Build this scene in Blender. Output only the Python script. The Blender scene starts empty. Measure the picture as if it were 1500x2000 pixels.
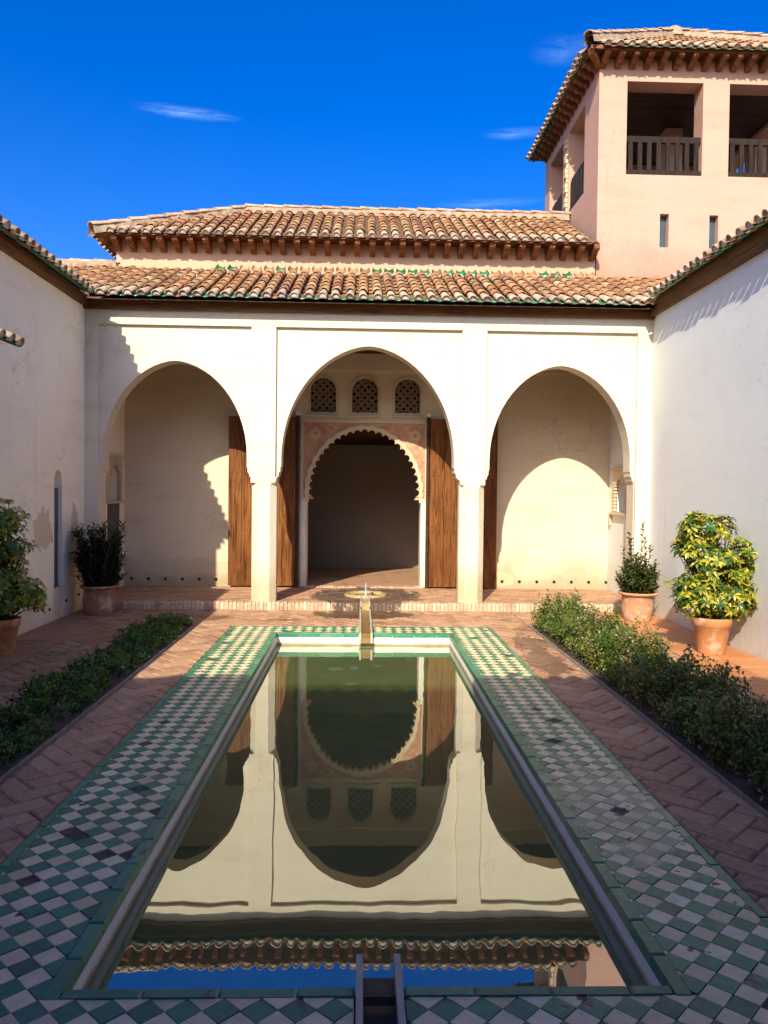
import bpy, math, random
from mathutils import Vector, Matrix
from mathutils.geometry import tessellate_polygon
random.seed(7)
rnd = random.uniform
R = math.radians
sc = bpy.context.scene
C = sc.collection

# ------------------------------------------------------------------ camera
cam_d = bpy.data.cameras.new('camera'); cam = bpy.data.objects.new('camera', cam_d); C.objects.link(cam)
sc.camera = cam
cam_d.sensor_fit = 'VERTICAL'; cam_d.sensor_height = 36; cam_d.sensor_width = 27
cam_d.lens = 36 * 1520 / 2000
cam_d.clip_start = 0.05; cam_d.clip_end = 2000
yaw, pit, rol = math.atan(46 / 1520), math.atan(36.4 / 1520), 0.0115
fw = Vector((math.sin(yaw) * math.cos(pit), math.cos(yaw) * math.cos(pit), -math.sin(pit)))
r0 = Vector((math.cos(yaw), -math.sin(yaw), 0)); u0 = r0.cross(fw)
rt = r0 * math.cos(rol) + u0 * math.sin(rol); up = rt.cross(fw)
M4 = Matrix((rt, up, -fw)).transposed().to_4x4(); M4.translation = (0, 0, 1.65)
cam.matrix_world = M4

# ------------------------------------------------------------------ sky and sun
SUN = Vector((0.533, 1.82, -1.24)).normalized()          # direction the light travels
W = bpy.data.worlds.new('World'); sc.world = W; W.use_nodes = True
wn = W.node_tree; wn.nodes.clear()
def nd(nt, t, **kw):
    n = nt.nodes.new(t)
    for k, v in kw.items():
        if k.startswith('i_'):
            key = k[2:]; key = int(key) if key.isdigit() else key.replace('_', ' ')
            n.inputs[key].default_value = v
        else: setattr(n, k, v)
    return n
wo = nd(wn, 'ShaderNodeOutputWorld'); bg = nd(wn, 'ShaderNodeBackground')
sky = nd(wn, 'ShaderNodeTexSky'); sky.sky_type = 'NISHITA'; sky.sun_disc = False
sky.sun_elevation = math.asin(-SUN.z); sky.sun_rotation = math.atan2(-SUN.x, -SUN.y)
sky.altitude = 300; sky.air_density = 1.0; sky.dust_density = 2.8; sky.ozone_density = 5.5
hs = nd(wn, 'ShaderNodeHueSaturation'); hs.inputs['Saturation'].default_value = 1.36
hs.inputs['Hue'].default_value = 0.519
bg.inputs['Strength'].default_value = 0.093
wn.links.new(sky.outputs[0], hs.inputs['Color'])
# a few thin wisps of cloud, fixed in the sky
tc = nd(wn, 'ShaderNodeTexCoord')
last = hs.outputs[0]
def px_dir(x, y):
    return (fw + rt * ((x - 750) / 1520) - up * ((y - 1000) / 1520)).normalized()
for (px, py, sx, sz, amt, tilt) in [(365, 220, .062, .007, .28, .03), (1010, 260, .042, .007, .17, -.02), (1110, 96, .045, .016, .10, -.1),
                                    (955, 397, .07, .006, .15, 0)]:
    d = px_dir(px, py)
    sub = nd(wn, 'ShaderNodeVectorMath', operation='SUBTRACT'); sub.inputs[1].default_value = d
    wn.links.new(tc.outputs['Generated'], sub.inputs[0])
    mul = nd(wn, 'ShaderNodeVectorMath', operation='MULTIPLY'); mul.inputs[1].default_value = (1 / sx, 1 / sx, 1 / sz)
    wn.links.new(sub.outputs[0], mul.inputs[0])
    nz = nd(wn, 'ShaderNodeTexNoise'); nz.inputs['Scale'].default_value = 1.6; nz.inputs['Detail'].default_value = 6; nz.inputs['Roughness'].default_value = .65
    wn.links.new(mul.outputs[0], nz.inputs['Vector'])
    ln = nd(wn, 'ShaderNodeVectorMath', operation='LENGTH'); wn.links.new(mul.outputs[0], ln.inputs[0])
    mr = nd(wn, 'ShaderNodeMapRange'); mr.interpolation_type = 'SMOOTHSTEP'
    mr.inputs[1].default_value = 1.1; mr.inputs[2].default_value = 0.0; mr.inputs[3].default_value = 0; mr.inputs[4].default_value = amt
    wn.links.new(ln.outputs['Value'], mr.inputs[0])
    mr2 = nd(wn, 'ShaderNodeMapRange'); mr2.inputs[1].default_value = .35; mr2.inputs[2].default_value = .7
    wn.links.new(nz.outputs[0], mr2.inputs[0])
    mm = nd(wn, 'ShaderNodeMath', operation='MULTIPLY'); wn.links.new(mr.outputs[0], mm.inputs[0]); wn.links.new(mr2.outputs[0], mm.inputs[1])
    mx = nd(wn, 'ShaderNodeMix', data_type='RGBA'); mx.inputs[7].default_value = (4.2, 6.5, 9.5, 1)
    wn.links.new(mm.outputs[0], mx.inputs[0]); wn.links.new(last, mx.inputs[6]); last = mx.outputs[2]
wn.links.new(last, bg.inputs[0]); wn.links.new(bg.outputs[0], wo.inputs[0])

sd = bpy.data.lights.new('sun', 'SUN'); so = bpy.data.objects.new('sun', sd); C.objects.link(so)
sd.energy = 2.75; sd.angle = R(0.5); sd.color = (1, .92, .76)
so.rotation_euler = SUN.to_track_quat('-Z', 'Y').to_euler()
so.location = (-5, -15, 14)
sc.view_settings.view_transform = 'Standard'; sc.view_settings.look = 'None'
sc.view_settings.exposure = 1.38; sc.view_settings.gamma = 1
sc.render.engine = 'CYCLES'
sc.cycles.max_bounces = 8; sc.cycles.diffuse_bounces = 5; sc.cycles.transparent_max_bounces = 8

# ------------------------------------------------------------------ materials
def mat(name):
    m = bpy.data.materials.new(name); m.use_nodes = True
    nt = m.node_tree; b = nt.nodes['Principled BSDF']
    return m, nt, b
def L(nt, a, b): nt.links.new(a, b)
def ramp(nt, fac, stops):
    r = nt.nodes.new('ShaderNodeValToRGB'); e = r.color_ramp.elements
    while len(e) < len(stops): e.new(0.5)
    for k, (p, c) in enumerate(stops):
        e[k].position = p; e[k].color = (*c, 1) if len(c) == 3 else c
    if fac is not None: L(nt, fac, r.inputs[0])
    return r.outputs[0]
def noise(nt, scale, detail=4, rough=.6, vec=None, dist=0):
    n = nd(nt, 'ShaderNodeTexNoise'); n.inputs['Scale'].default_value = scale; n.inputs['Detail'].default_value = detail
    n.inputs['Roughness'].default_value = rough; n.inputs['Distortion'].default_value = dist
    if vec is not None: L(nt, vec, n.inputs['Vector'])
    return n.outputs[0]
def math_(nt, op, a, b=None, c=None, clamp=False):
    n = nd(nt, 'ShaderNodeMath', operation=op); n.use_clamp = clamp
    for k, v in enumerate((a, b, c)):
        if v is None: continue
        if isinstance(v, (int, float)): n.inputs[k].default_value = v
        else: L(nt, v, n.inputs[k])
    return n.outputs[0]
def mapr(nt, v, a, b, c=0, d=1, smooth=True):
    n = nd(nt, 'ShaderNodeMapRange'); n.interpolation_type = 'SMOOTHSTEP' if smooth else 'LINEAR'
    for k, x in enumerate((a, b, c, d)): n.inputs[k + 1].default_value = x
    L(nt, v, n.inputs[0]); return n.outputs[0]
def mixc(nt, fac, a, b, mode='MIX'):
    n = nd(nt, 'ShaderNodeMix', data_type='RGBA'); n.blend_type = mode
    for k, v in ((0, fac), (6, a), (7, b)):
        if isinstance(v, (int, float)): n.inputs[k].default_value = v
        elif isinstance(v, tuple): n.inputs[k].default_value = (*v, 1)
        else: L(nt, v, n.inputs[k])
    return n.outputs[2]
def pos(nt, scale=(1, 1, 1)):
    g = nd(nt, 'ShaderNodeNewGeometry')
    if scale == (1, 1, 1): return g.outputs['Position']
    m = nd(nt, 'ShaderNodeVectorMath', operation='MULTIPLY'); m.inputs[1].default_value = scale
    L(nt, g.outputs['Position'], m.inputs[0]); return m.outputs[0]
def sepz(nt, p):
    s = nd(nt, 'ShaderNodeSeparateXYZ'); L(nt, p, s.inputs[0]); return s.outputs
def bump(nt, b, h, strength=.3, dist=.01):
    n = nd(nt, 'ShaderNodeBump'); n.inputs['Strength'].default_value = strength; n.inputs['Distance'].default_value = dist
    L(nt, h, n.inputs['Height']); L(nt, n.outputs[0], b.inputs['Normal'])
def piece_random(nt):
    o = nd(nt, 'ShaderNodeObjectInfo'); g = nd(nt, 'ShaderNodeNewGeometry')
    return math_(nt, 'FRACT', math_(nt, 'ADD', o.outputs['Random'], g.outputs['Random Per Island']))

def blob(nt, p, c, r, nz, amt=.5):
    """an irregular patch (old repair, damp) fixed on the surface round point c"""
    s = nd(nt, 'ShaderNodeVectorMath', operation='SUBTRACT'); s.inputs[1].default_value = c; L(nt, p, s.inputs[0])
    m = nd(nt, 'ShaderNodeVectorMath', operation='DIVIDE'); m.inputs[1].default_value = r; L(nt, s.outputs[0], m.inputs[0])
    l = nd(nt, 'ShaderNodeVectorMath', operation='LENGTH'); L(nt, m.outputs[0], l.inputs[0])
    v = math_(nt, 'ADD', l.outputs['Value'], math_(nt, 'MULTIPLY', math_(nt, 'SUBTRACT', nz, .5), amt * 4))
    return mapr(nt, v, 1.07, .93)

def plaster(name, col, stain=(.55, .42, .25), stain_amt=.25, base_z=0.0, patches=(), rough_low=True, vert=.5, relief=.35):
    m, nt, b = mat(name); p = pos(nt)
    n1 = noise(nt, 1.3, 6, .6, p); n2 = noise(nt, 7, 6, .65, p)
    streak = noise(nt, 1.0, 5, .6, pos(nt, (5, 5, .5)))
    c = mixc(nt, mapr(nt, n1, .38, .75, 0, .35), col, tuple(x * .86 for x in col))
    c = mixc(nt, mapr(nt, streak, .55, .8, 0, vert * .5), c, tuple(a * .6 + s * .3 for a, s in zip(col, stain)))
    sm = noise(nt, 1.0, 5, .6, pos(nt, (.8, .8, 4.5)))
    c = mixc(nt, mapr(nt, sm, .5, .75, 0, stain_amt * 1.2), c, tuple(a * .5 + q * .45 for a, q in zip(col, stain)))
    z = sepz(nt, p)[2]
    low = mapr(nt, math_(nt, 'ADD', z, math_(nt, 'MULTIPLY', n1, -1.1)), base_z + .1, base_z - .55)
    c = mixc(nt, math_(nt, 'MULTIPLY', low, stain_amt * 1.6, clamp=True), c, stain)
    c = mixc(nt, mapr(nt, n2, .6, .78, 0, stain_amt * .6), c, stain)
    ck = math_(nt, 'ABSOLUTE', math_(nt, 'SUBTRACT', noise(nt, 1.7, 7, .62, p), .5))          # hairline cracks
    ck = math_(nt, 'MULTIPLY', mapr(nt, ck, .0045, .001), mapr(nt, noise(nt, .8, 2, .5, p), .5, .62))
    c = mixc(nt, math_(nt, 'MULTIPLY', ck, .5), c, tuple(x * .4 for x in stain))
    drip = math_(nt, 'MULTIPLY', mapr(nt, noise(nt, 1.0, 4, .6, pos(nt, (9, 9, .35))), .56, .72), mapr(nt, noise(nt, .9, 3, .5, p), .45, .65))
    c = mixc(nt, math_(nt, 'MULTIPLY', drip, .38), c, tuple(a * .55 + q * .3 for a, q in zip(col, stain)))
    wob = noise(nt, 5, 5, .6, p)
    for (cc, rr, pc) in patches: c = mixc(nt, math_(nt, 'MULTIPLY', blob(nt, p, cc, rr, wob), .7), c, pc)
    L(nt, c, b.inputs['Base Color']); b.inputs['Roughness'].default_value = .92; b.inputs['Specular IOR Level'].default_value = .15
    fine = noise(nt, 60, 4, .6, p)
    h = math_(nt, 'ADD', math_(nt, 'MULTIPLY', n2, 1.0), math_(nt, 'MULTIPLY', fine, .22))
    if rough_low:
        peel = mapr(nt, noise(nt, 22, 5, .7, p), .45, .6)
        h = math_(nt, 'ADD', h, math_(nt, 'MULTIPLY', math_(nt, 'MULTIPLY', peel, low), .5))
    bump(nt, b, h, relief, .02)
    return m

FAC = plaster('facade_plaster', (.71, .625, .46), (.46, .33, .16), .36, .1)
PORCH = plaster('porch_plaster', (.70, .58, .40), (.36, .25, .13), .45, .1,
                patches=[((-2.9, 12.82, .42), (.8, .3, .13), (.58, .47, .32)), ((2.35, 12.82, .25), (.2, .3, .13), (.60, .48, .29))])
WHITE_L = plaster('left_wall_plaster', (.94, .85, .66), (.44, .31, .18), .25, 0,
                  patches=[((-3.85, 9.55, 1.12), (.3, .28, .26), (.58, .44, .30)), ((-3.85, 10.03, .25), (.3, .16, .22), (.56, .45, .32)),
                           ((-3.85, 10.6, 1.25), (.3, .12, .24), (.46, .36, .25))])
WHITE_R = plaster('right_wall_plaster', (.71, .71, .66), (.58, .53, .44), .28, .25, relief=.16)
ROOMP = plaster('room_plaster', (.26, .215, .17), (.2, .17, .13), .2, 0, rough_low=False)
PINK = plaster('tower_plaster', (.55, .325, .235), (.42, .24, .17), .55, 5.3, rough_low=False)
CREAM = plaster('upper_wall_plaster', (.60, .385, .25), (.46, .24, .14), .35, 4, rough_low=False)
PIER = plaster('jamb_plaster', (.74, .68, .55), (.5, .37, .2), .2, .1)
STUC = plaster('stucco', (.62, .50, .32), (.36, .24, .12), .5, 0, rough_low=False)

def spandrel():
    m, nt, b = mat('spandrel_paint'); p = pos(nt)
    n = noise(nt, 4.5, 6, .65, p); n2 = noise(nt, 16, 6, .7, p)
    c = ramp(nt, n, [(.32, (.40, .15, .085)), (.46, (.47, .23, .13)), (.58, (.50, .31, .15)), (.7, (.42, .19, .10))])
    c = mixc(nt, mapr(nt, n2, .52, .68, 0, .7), c, (.66, .50, .32))
    L(nt, c, b.inputs['Base Color']); b.inputs['Roughness'].default_value = .9; bump(nt, b, n2, .5, .01); return m
SPAN = spandrel()
def wood(name, c1, c2, axis=2, scale=14, rough=.6):
    m, nt, b = mat(name)
    st = [22, 22, 22]; st[axis] = 1.1
    p = pos(nt, tuple(st)); rp = piece_random(nt)
    off = nd(nt, 'ShaderNodeVectorMath', operation='ADD'); L(nt, p, off.inputs[0])
    cb = nd(nt, 'ShaderNodeCombineXYZ')
    for k in range(3): L(nt, math_(nt, 'MULTIPLY', rp, 37.0 + 11 * k), cb.inputs[k])
    L(nt, cb.outputs[0], off.inputs[1])
    n = noise(nt, 1.0, 7, .62, off.outputs[0], 1.6)
    big = noise(nt, .8, 3, .5, pos(nt))
    c = ramp(nt, n, [(.34, tuple(x * .22 for x in c1)), (.45, c1), (.56, c2), (.68, tuple(x * .45 for x in c1))])
    c = mixc(nt, mapr(nt, big, .4, .7, 0, .5), c, tuple(x * .45 for x in c1))
    c = mixc(nt, math_(nt, 'MULTIPLY', rp, .35), c, tuple(x * .5 for x in c1))
    L(nt, c, b.inputs['Base Color']); b.inputs['Roughness'].default_value = rough; b.inputs['Specular IOR Level'].default_value = .15
    bump(nt, b, n, .5, .006)
    return m
DOOR = wood('door_wood', (.15, .047, .012), (.31, .12, .03), 2, rough=.5)
DARKW = wood('dark_wood', (.06, .028, .014), (.11, .055, .03), 0)
BEAM = wood('eave_beam_wood', (.17, .075, .026), (.28, .13, .045), 0)
BEAMY = wood('eave_beam_wood_lengthwise', (.17, .075, .026), (.28, .13, .045), 1)
BRK = wood('bracket_wood', (.20, .075, .03), (.30, .12, .05), 1)
RAIL = wood('railing_wood', (.022, .013, .008), (.046, .028, .017), 2)

def tilemat(name, pale=0.0, green=False):
    m, nt, b = mat(name); rp = piece_random(nt); p = pos(nt)
    n = noise(nt, 9, 6, .65, p); n2 = noise(nt, 45, 4, .6, p); n3 = noise(nt, 2.0, 3, .5, p)
    if green:
        c = ramp(nt, rp, [(0, (.012, .10, .03)), (.5, (.02, .17, .055)), (1, (.06, .20, .09))])
        c = mixc(nt, mapr(nt, n, .54, .66), c, (.36, .24, .15)); b.inputs['Roughness'].default_value = .16
    else:
        c = ramp(nt, rp, [(0, (.22, .10, .045)), (.2, (.34, .16, .065)), (.38, (.42, .24, .105)), (.52, (.27, .12, .055)), (.66, (.46, .29, .14)), (.8, (.20, .11, .06)), (.92, (.40, .17, .065)), (1, (.48, .33, .17))])
        c = mixc(nt, mapr(nt, n, .45, .72, 0, .75), c, (.20, .11, .065))
        c = mixc(nt, mapr(nt, n2, .58, .74, 0, .45), c, (.42, .31, .20))
        c = mixc(nt, mapr(nt, n3, .55, .7, 0, .35), c, (.16, .10, .07))
        if pale: c = mixc(nt, mapr(nt, n, .62, .36, .15, pale), c, (.58, .48, .36))
        b.inputs['Roughness'].default_value = .9
    L(nt, c, b.inputs['Base Color'])
    bump(nt, b, math_(nt, 'ADD', n, math_(nt, 'MULTIPLY', n2, .4)), .5, .012)
    return m
RT = tilemat('roof_tile'); RTP = tilemat('whitewashed_roof_tile', .72); RTG = tilemat('green_glazed_tile', green=True)
def simple(name, col, rough=.8, nscale=12, var=.3, bmp=.3, spec=.3, metal=0):
    m, nt, b = mat(name); p = pos(nt); n = noise(nt, nscale, 6, .65, p)
    L(nt, mixc(nt, mapr(nt, n, .35, .7, 0, 1), col, tuple(x * (1 - var) for x in col)), b.inputs['Base Color'])
    b.inputs['Roughness'].default_value = rough; b.inputs['Specular IOR Level'].default_value = spec; b.inputs['Metallic'].default_value = metal
    bump(nt, b, n, bmp, .01); return m
MORT = simple('ridge_mortar', (.42, .31, .21), .95, 14, .45, .6)
MORTG = simple('tile_end_mortar', (.58, .52, .42), .95, 20, .4, .6)
DECK = simple('roof_deck', (.16, .09, .055), .95, 14, .4)
SOFF = simple('soffit_board', (.16, .07, .03), .85, 8, .4)
BLACK = simple('iron', (.025, .02, .018), .6, 30, .3)
GREYP = simple('grey_board', (.11, .11, .12), .8, 5, .2, .1)
SOIL = simple('soil', (.085, .058, .040), .98, 10, .5, 1.0)
GROUND = simple('earth', (.20, .16, .12), .98, 3, .4, .5)
KERB = simple('kerb_stone', (.36, .28, .21), .9, 14, .4, .4)
MARB = simple('channel_marble', (.56, .47, .35), .55, 9, .35, .2)
CHAN = simple('channel_bed', (.30, .175, .06), .35, 14, .5, .3)
CHAND = simple('shaded_channel_bed', (.06, .04, .03), .5, 14, .5, .3)  # channel bed with the shade of the deep near channel put into its colour
BASIN = simple('basin_stone', (.50, .36, .16), .4, 12, .4, .3)
GLASS = simple('window_glass', (.06, .085, .10), .08, 3, .2, 0, .6)
LATT = simple('lattice_wood', (.33, .22, .13), .8, 20, .3)
LATTB = simple('lattice_shade', (.018, .013, .010), .9, 5, .2, 0)

def brickmat(name, stops, dust=(.52, .36, .22), dust_amt=.6, dark=(.10, .055, .04), dark_amt=.5, wet=False, rough=.85):
    m, nt, b = mat(name); rp = piece_random(nt); p = pos(nt)
    n = noise(nt, 2.2, 6, .65, p); n2 = noise(nt, 26, 5, .7, p); n3 = noise(nt, 1.1, 4, .55, pos(nt, (1, 2.2, 1)))
    c = ramp(nt, rp, stops)
    c = mixc(nt, mapr(nt, n2, .42, .7, 0, dust_amt), c, dust)
    c = mixc(nt, mapr(nt, n, .52, .68, 0, dark_amt), c, dark)
    rg = mapr(nt, n, .4, .7, rough, rough - .15)
    if wet:
        wob = noise(nt, 6, 6, .7, pos(nt, (1, .45, 1)))
        f = math_(nt, 'MAXIMUM', blob(nt, p, (.10, 11.75, .1), (.80, .98, 5), wob, .30), blob(nt, p, (.05, 10.55, 0), (.66, .38, 5), wob, .55))
        for (cx, cy, sx, sy) in ((-2.2, 10.2, .5, .2), (-1.0, 10.05, .22, .07), (1.9, 8.6, .17, .5), (1.86, 7.6, .2, .6), (2.1, 9.5, .2, .2)):
            f = math_(nt, 'MAXIMUM', f, math_(nt, 'MULTIPLY', blob(nt, p, (cx, cy, 0), (sx, sy, 5), wob, .75), .7))
        c = mixc(nt, math_(nt, 'MULTIPLY', f, .84), c, (.055, .032, .017)); rg = mixc(nt, f, rg, (.45, .45, .45))
    L(nt, c, b.inputs['Base Color']); L(nt, rg, b.inputs['Roughness'])
    bump(nt, b, math_(nt, 'ADD', n2, math_(nt, 'MULTIPLY', n, .8)), .6, .012)
    return m
BS = [(0, (.36, .165, .08)), (.25, (.45, .235, .12)), (.5, (.30, .135, .065)), (.75, (.50, .29, .155)), (1, (.40, .20, .10))]
BRICK = brickmat('paving_brick', BS, wet=True)
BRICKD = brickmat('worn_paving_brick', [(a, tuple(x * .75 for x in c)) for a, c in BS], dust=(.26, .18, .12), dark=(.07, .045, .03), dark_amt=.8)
STEPB = brickmat('step_brick', [(0, (.46, .24, .13)), (.3, (.60, .40, .24)), (.6, (.50, .28, .16)), (1, (.66, .50, .34))], dust=(.66, .54, .40), wet=True)
TERR = brickmat('terracotta_floor_tile', [(0, (.50, .19, .06)), (.5, (.58, .25, .09)), (1, (.46, .17, .06))], dust=(.60, .34, .17), dust_amt=.4, dark=(.30, .11, .05), dark_amt=.4, rough=.6)
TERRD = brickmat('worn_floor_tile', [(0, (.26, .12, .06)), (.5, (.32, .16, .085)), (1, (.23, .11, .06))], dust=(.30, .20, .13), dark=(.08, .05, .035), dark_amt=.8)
BORD = simple('brick_joint', (.24, .18, .13), .97, 20, .4, .6)
GROUT = simple('tile_grout', (.14, .11, .085), .95, 20, .4, .4)
def glaze(name, stops, dirt, dirt_amt, rough):
    m, nt, b = mat(name); rp = piece_random(nt); p = pos(nt)
    n = noise(nt, 3.0, 6, .65, p); n2 = noise(nt, 38, 5, .7, p); n3 = noise(nt, 13, 5, .6, p)
    c = ramp(nt, rp, stops)
    c = mixc(nt, mapr(nt, n3, .4, .75, 0, .45), c, tuple(x * .62 for x in stops[0][1]))
    c = mixc(nt, mapr(nt, n2, .56, .72, 0, dirt_amt), c, dirt)
    c = mixc(nt, mapr(nt, n, .55, .72, 0, dirt_amt * .8), c, dirt)
    wob = noise(nt, 5, 5, .65, p)
    yel = blob(nt, p, (1.36, 4.05, 0), (.3, .6, 3), wob, .6)
    c = mixc(nt, math_(nt, 'MULTIPLY', yel, .45), c, (.48, .42, .24))
    chip = mapr(nt, noise(nt, 7.5, 3, .5, p), .67, .685)
    c = mixc(nt, chip, c, (.10, .065, .05))
    L(nt, c, b.inputs['Base Color'])
    L(nt, mapr(nt, n2, .3, .7, rough, rough + .3), b.inputs['Roughness'])
    bump(nt, b, math_(nt, 'SUBTRACT', math_(nt, 'ADD', n3, math_(nt, 'MULTIPLY', n2, .5)), chip), .25, .006)
    return m
TG = glaze('green_floor_tile', [(0, (.025, .17, .075)), (.25, (.03, .215, .105)), (.45, (.016, .12, .06)), (.65, (.04, .25, .115)), (.82, (.022, .18, .11)), (1, (.07, .26, .12))], (.20, .22, .17), .5, .3)
TW = glaze('white_floor_tile', [(0, (.80, .63, .34)), (.4, (.88, .71, .41)), (.7, (.64, .50, .27)), (1, (.90, .76, .47))], (.42, .33, .21), .5, .4)
TB = glaze('green_border_tile', [(0, (.03, .18, .085)), (.5, (.045, .22, .105)), (1, (.075, .27, .14))], (.22, .25, .18), .5, .28)

def poolwall():
    m, nt, b = mat('pool_wall'); p = pos(nt); z = sepz(nt, p)[2]
    n = noise(nt, 6, 6, .65, p); n2 = noise(nt, 30, 5, .7, p)
    c = mixc(nt, mapr(nt, n, .45, .75, 0, .5), (.86, .81, .69), (.60, .54, .42))
    line = mapr(nt, math_(nt, 'ADD', z, math_(nt, 'MULTIPLY', n, .05)), -.070, -.105)
    c = mixc(nt, math_(nt, 'MULTIPLY', line, .92), c, (.32, .23, .09))
    crack = mapr(nt, math_(nt, 'ADD', z, math_(nt, 'MULTIPLY', n, .03)), -.010, .004)
    c = mixc(nt, math_(nt, 'MULTIPLY', crack, mapr(nt, n2, .35, .6)), c, (.20, .17, .12))
    under = mapr(nt, z, -.137, -.150)
    c = mixc(nt, under, c, mixc(nt, n, (.06, .16, .10), (.12, .20, .10)))
    L(nt, c, b.inputs['Base Color']); b.inputs['Roughness'].default_value = .8
    bump(nt, b, math_(nt, 'ADD', n, n2), .4, .012); return m
PWALL = poolwall()
def poolfloor():
    m, nt, b = mat('pool_floor'); p = pos(nt)
    n = noise(nt, 2.5, 6, .65, p); n2 = noise(nt, 34, 5, .7, p)
    c = mixc(nt, mapr(nt, n, .35, .7), (.27, .28, .09), (.18, .205, .075))
    c = mixc(nt, mapr(nt, n2, .60, .70), c, (.08, .085, .035))
    wob = noise(nt, 9, 5, .65, p)
    for (cc, rr) in PATCH: c = mixc(nt, math_(nt, 'MULTIPLY', blob(nt, p, cc, rr, wob, .5), .8), c, (.46, .54, .44))
    L(nt, c, b.inputs['Base Color']); b.inputs['Roughness'].default_value = .95
    return m
PATCH = [((-.26, 8.2, -.21), (.075, .10, .1)), ((-.05, 8.25, -.21), (.045, .08, .1)), ((.2, 8.35, -.21), (.04, .06, .1)), ((-.07, 7.55, -.21), (.06, .05, .1)), ((.55, 8.7, -.21), (.03, .05, .1))]
PFLOOR = poolfloor()
def watermat():
    m, nt, b = mat('pool_water'); nt.nodes.remove(b)
    out = nt.nodes['Material Output']
    tr = nd(nt, 'ShaderNodeBsdfTransparent'); tr.inputs[0].default_value = (.74, .84, .66, 1)
    gl = nd(nt, 'ShaderNodeBsdfGlossy'); gl.inputs['Roughness'].default_value = 0.0; gl.inputs[0].default_value = (.96, .98, .93, 1)
    g = nd(nt, 'ShaderNodeNewGeometry'); dt = nd(nt, 'ShaderNodeVectorMath', operation='DOT_PRODUCT'); L(nt, g.outputs['Normal'], dt.inputs[0]); L(nt, g.outputs['Incoming'], dt.inputs[1])
    inv = math_(nt, 'SUBTRACT', 1.0, math_(nt, 'ABSOLUTE', dt.outputs['Value']), clamp=True)
    fr = math_(nt, 'MULTIPLY_ADD', math_(nt, 'POWER', inv, 5.0), .73, .27)      # Schlick reflectance, the same from above and below
    p = pos(nt, (1, .35, 1)); n = noise(nt, 3.2, 2, .5, p)
    bn = nd(nt, 'ShaderNodeBump'); bn.inputs['Strength'].default_value = .16; bn.inputs['Distance'].default_value = .010
    L(nt, n, bn.inputs['Height']); L(nt, bn.outputs[0], gl.inputs['Normal'])
    df = nd(nt, 'ShaderNodeBsdfDiffuse'); df.inputs[0].default_value = (.20, .23, .12, 1); mk = nd(nt, 'ShaderNodeMixShader'); mk.inputs[0].default_value = .26
    L(nt, tr.outputs[0], mk.inputs[1]); L(nt, df.outputs[0], mk.inputs[2])     # suspended silt
    ms = nd(nt, 'ShaderNodeMixShader'); L(nt, fr, ms.inputs[0]); L(nt, mk.outputs[0], ms.inputs[1]); L(nt, gl.outputs[0], ms.inputs[2])
    L(nt, ms.outputs[0], out.inputs[0]); return m
WATER = watermat()
def clay(name, col):
    m, nt, b = mat(name); p = pos(nt)
    n = noise(nt, 7, 6, .65, p); n2 = noise(nt, 3, 4, .6, pos(nt, (1, 1, 3)))
    c = mixc(nt, mapr(nt, n, .50, .64, 0, .8), col, (.62, .47, .34))
    c = mixc(nt, mapr(nt, n2, .4, .75, 0, .5), c, tuple(x * .6 for x in col))
    L(nt, c, b.inputs['Base Color']); b.inputs['Roughness'].default_value = .85; bump(nt, b, n, .3, .006); return m
CLAY1 = clay('pale_clay', (.52, .26, .13)); CLAY2 = clay('orange_clay', (.52, .23, .085)); CLAY3 = clay('brown_clay', (.34, .17, .10))
def leafmat(name, gloss=.4):
    m, nt, b = mat(name)
    a = nd(nt, 'ShaderNodeVertexColor'); a.layer_name = 'Col'
    g = nd(nt, 'ShaderNodeNewGeometry')
    c = mixc(nt, math_(nt, 'MULTIPLY', g.outputs['Random Per Island'], .34), a.outputs[0], (.018, .035, .006))
    L(nt, c, b.inputs['Base Color']); b.inputs['Roughness'].default_value = gloss
    out = nt.nodes['Material Output']
    tl = nd(nt, 'ShaderNodeBsdfTranslucent'); L(nt, c, tl.inputs[0])
    ms = nd(nt, 'ShaderNodeMixShader'); ms.inputs[0].default_value = .25
    L(nt, b.outputs[0], ms.inputs[1]); L(nt, tl.outputs[0], ms.inputs[2]); L(nt, ms.outputs[0], out.inputs[0]); return m
LEAF = leafmat('leaf', .35)
TWIG = simple('twig', (.16, .105, .06), .9, 20, .4)

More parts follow.
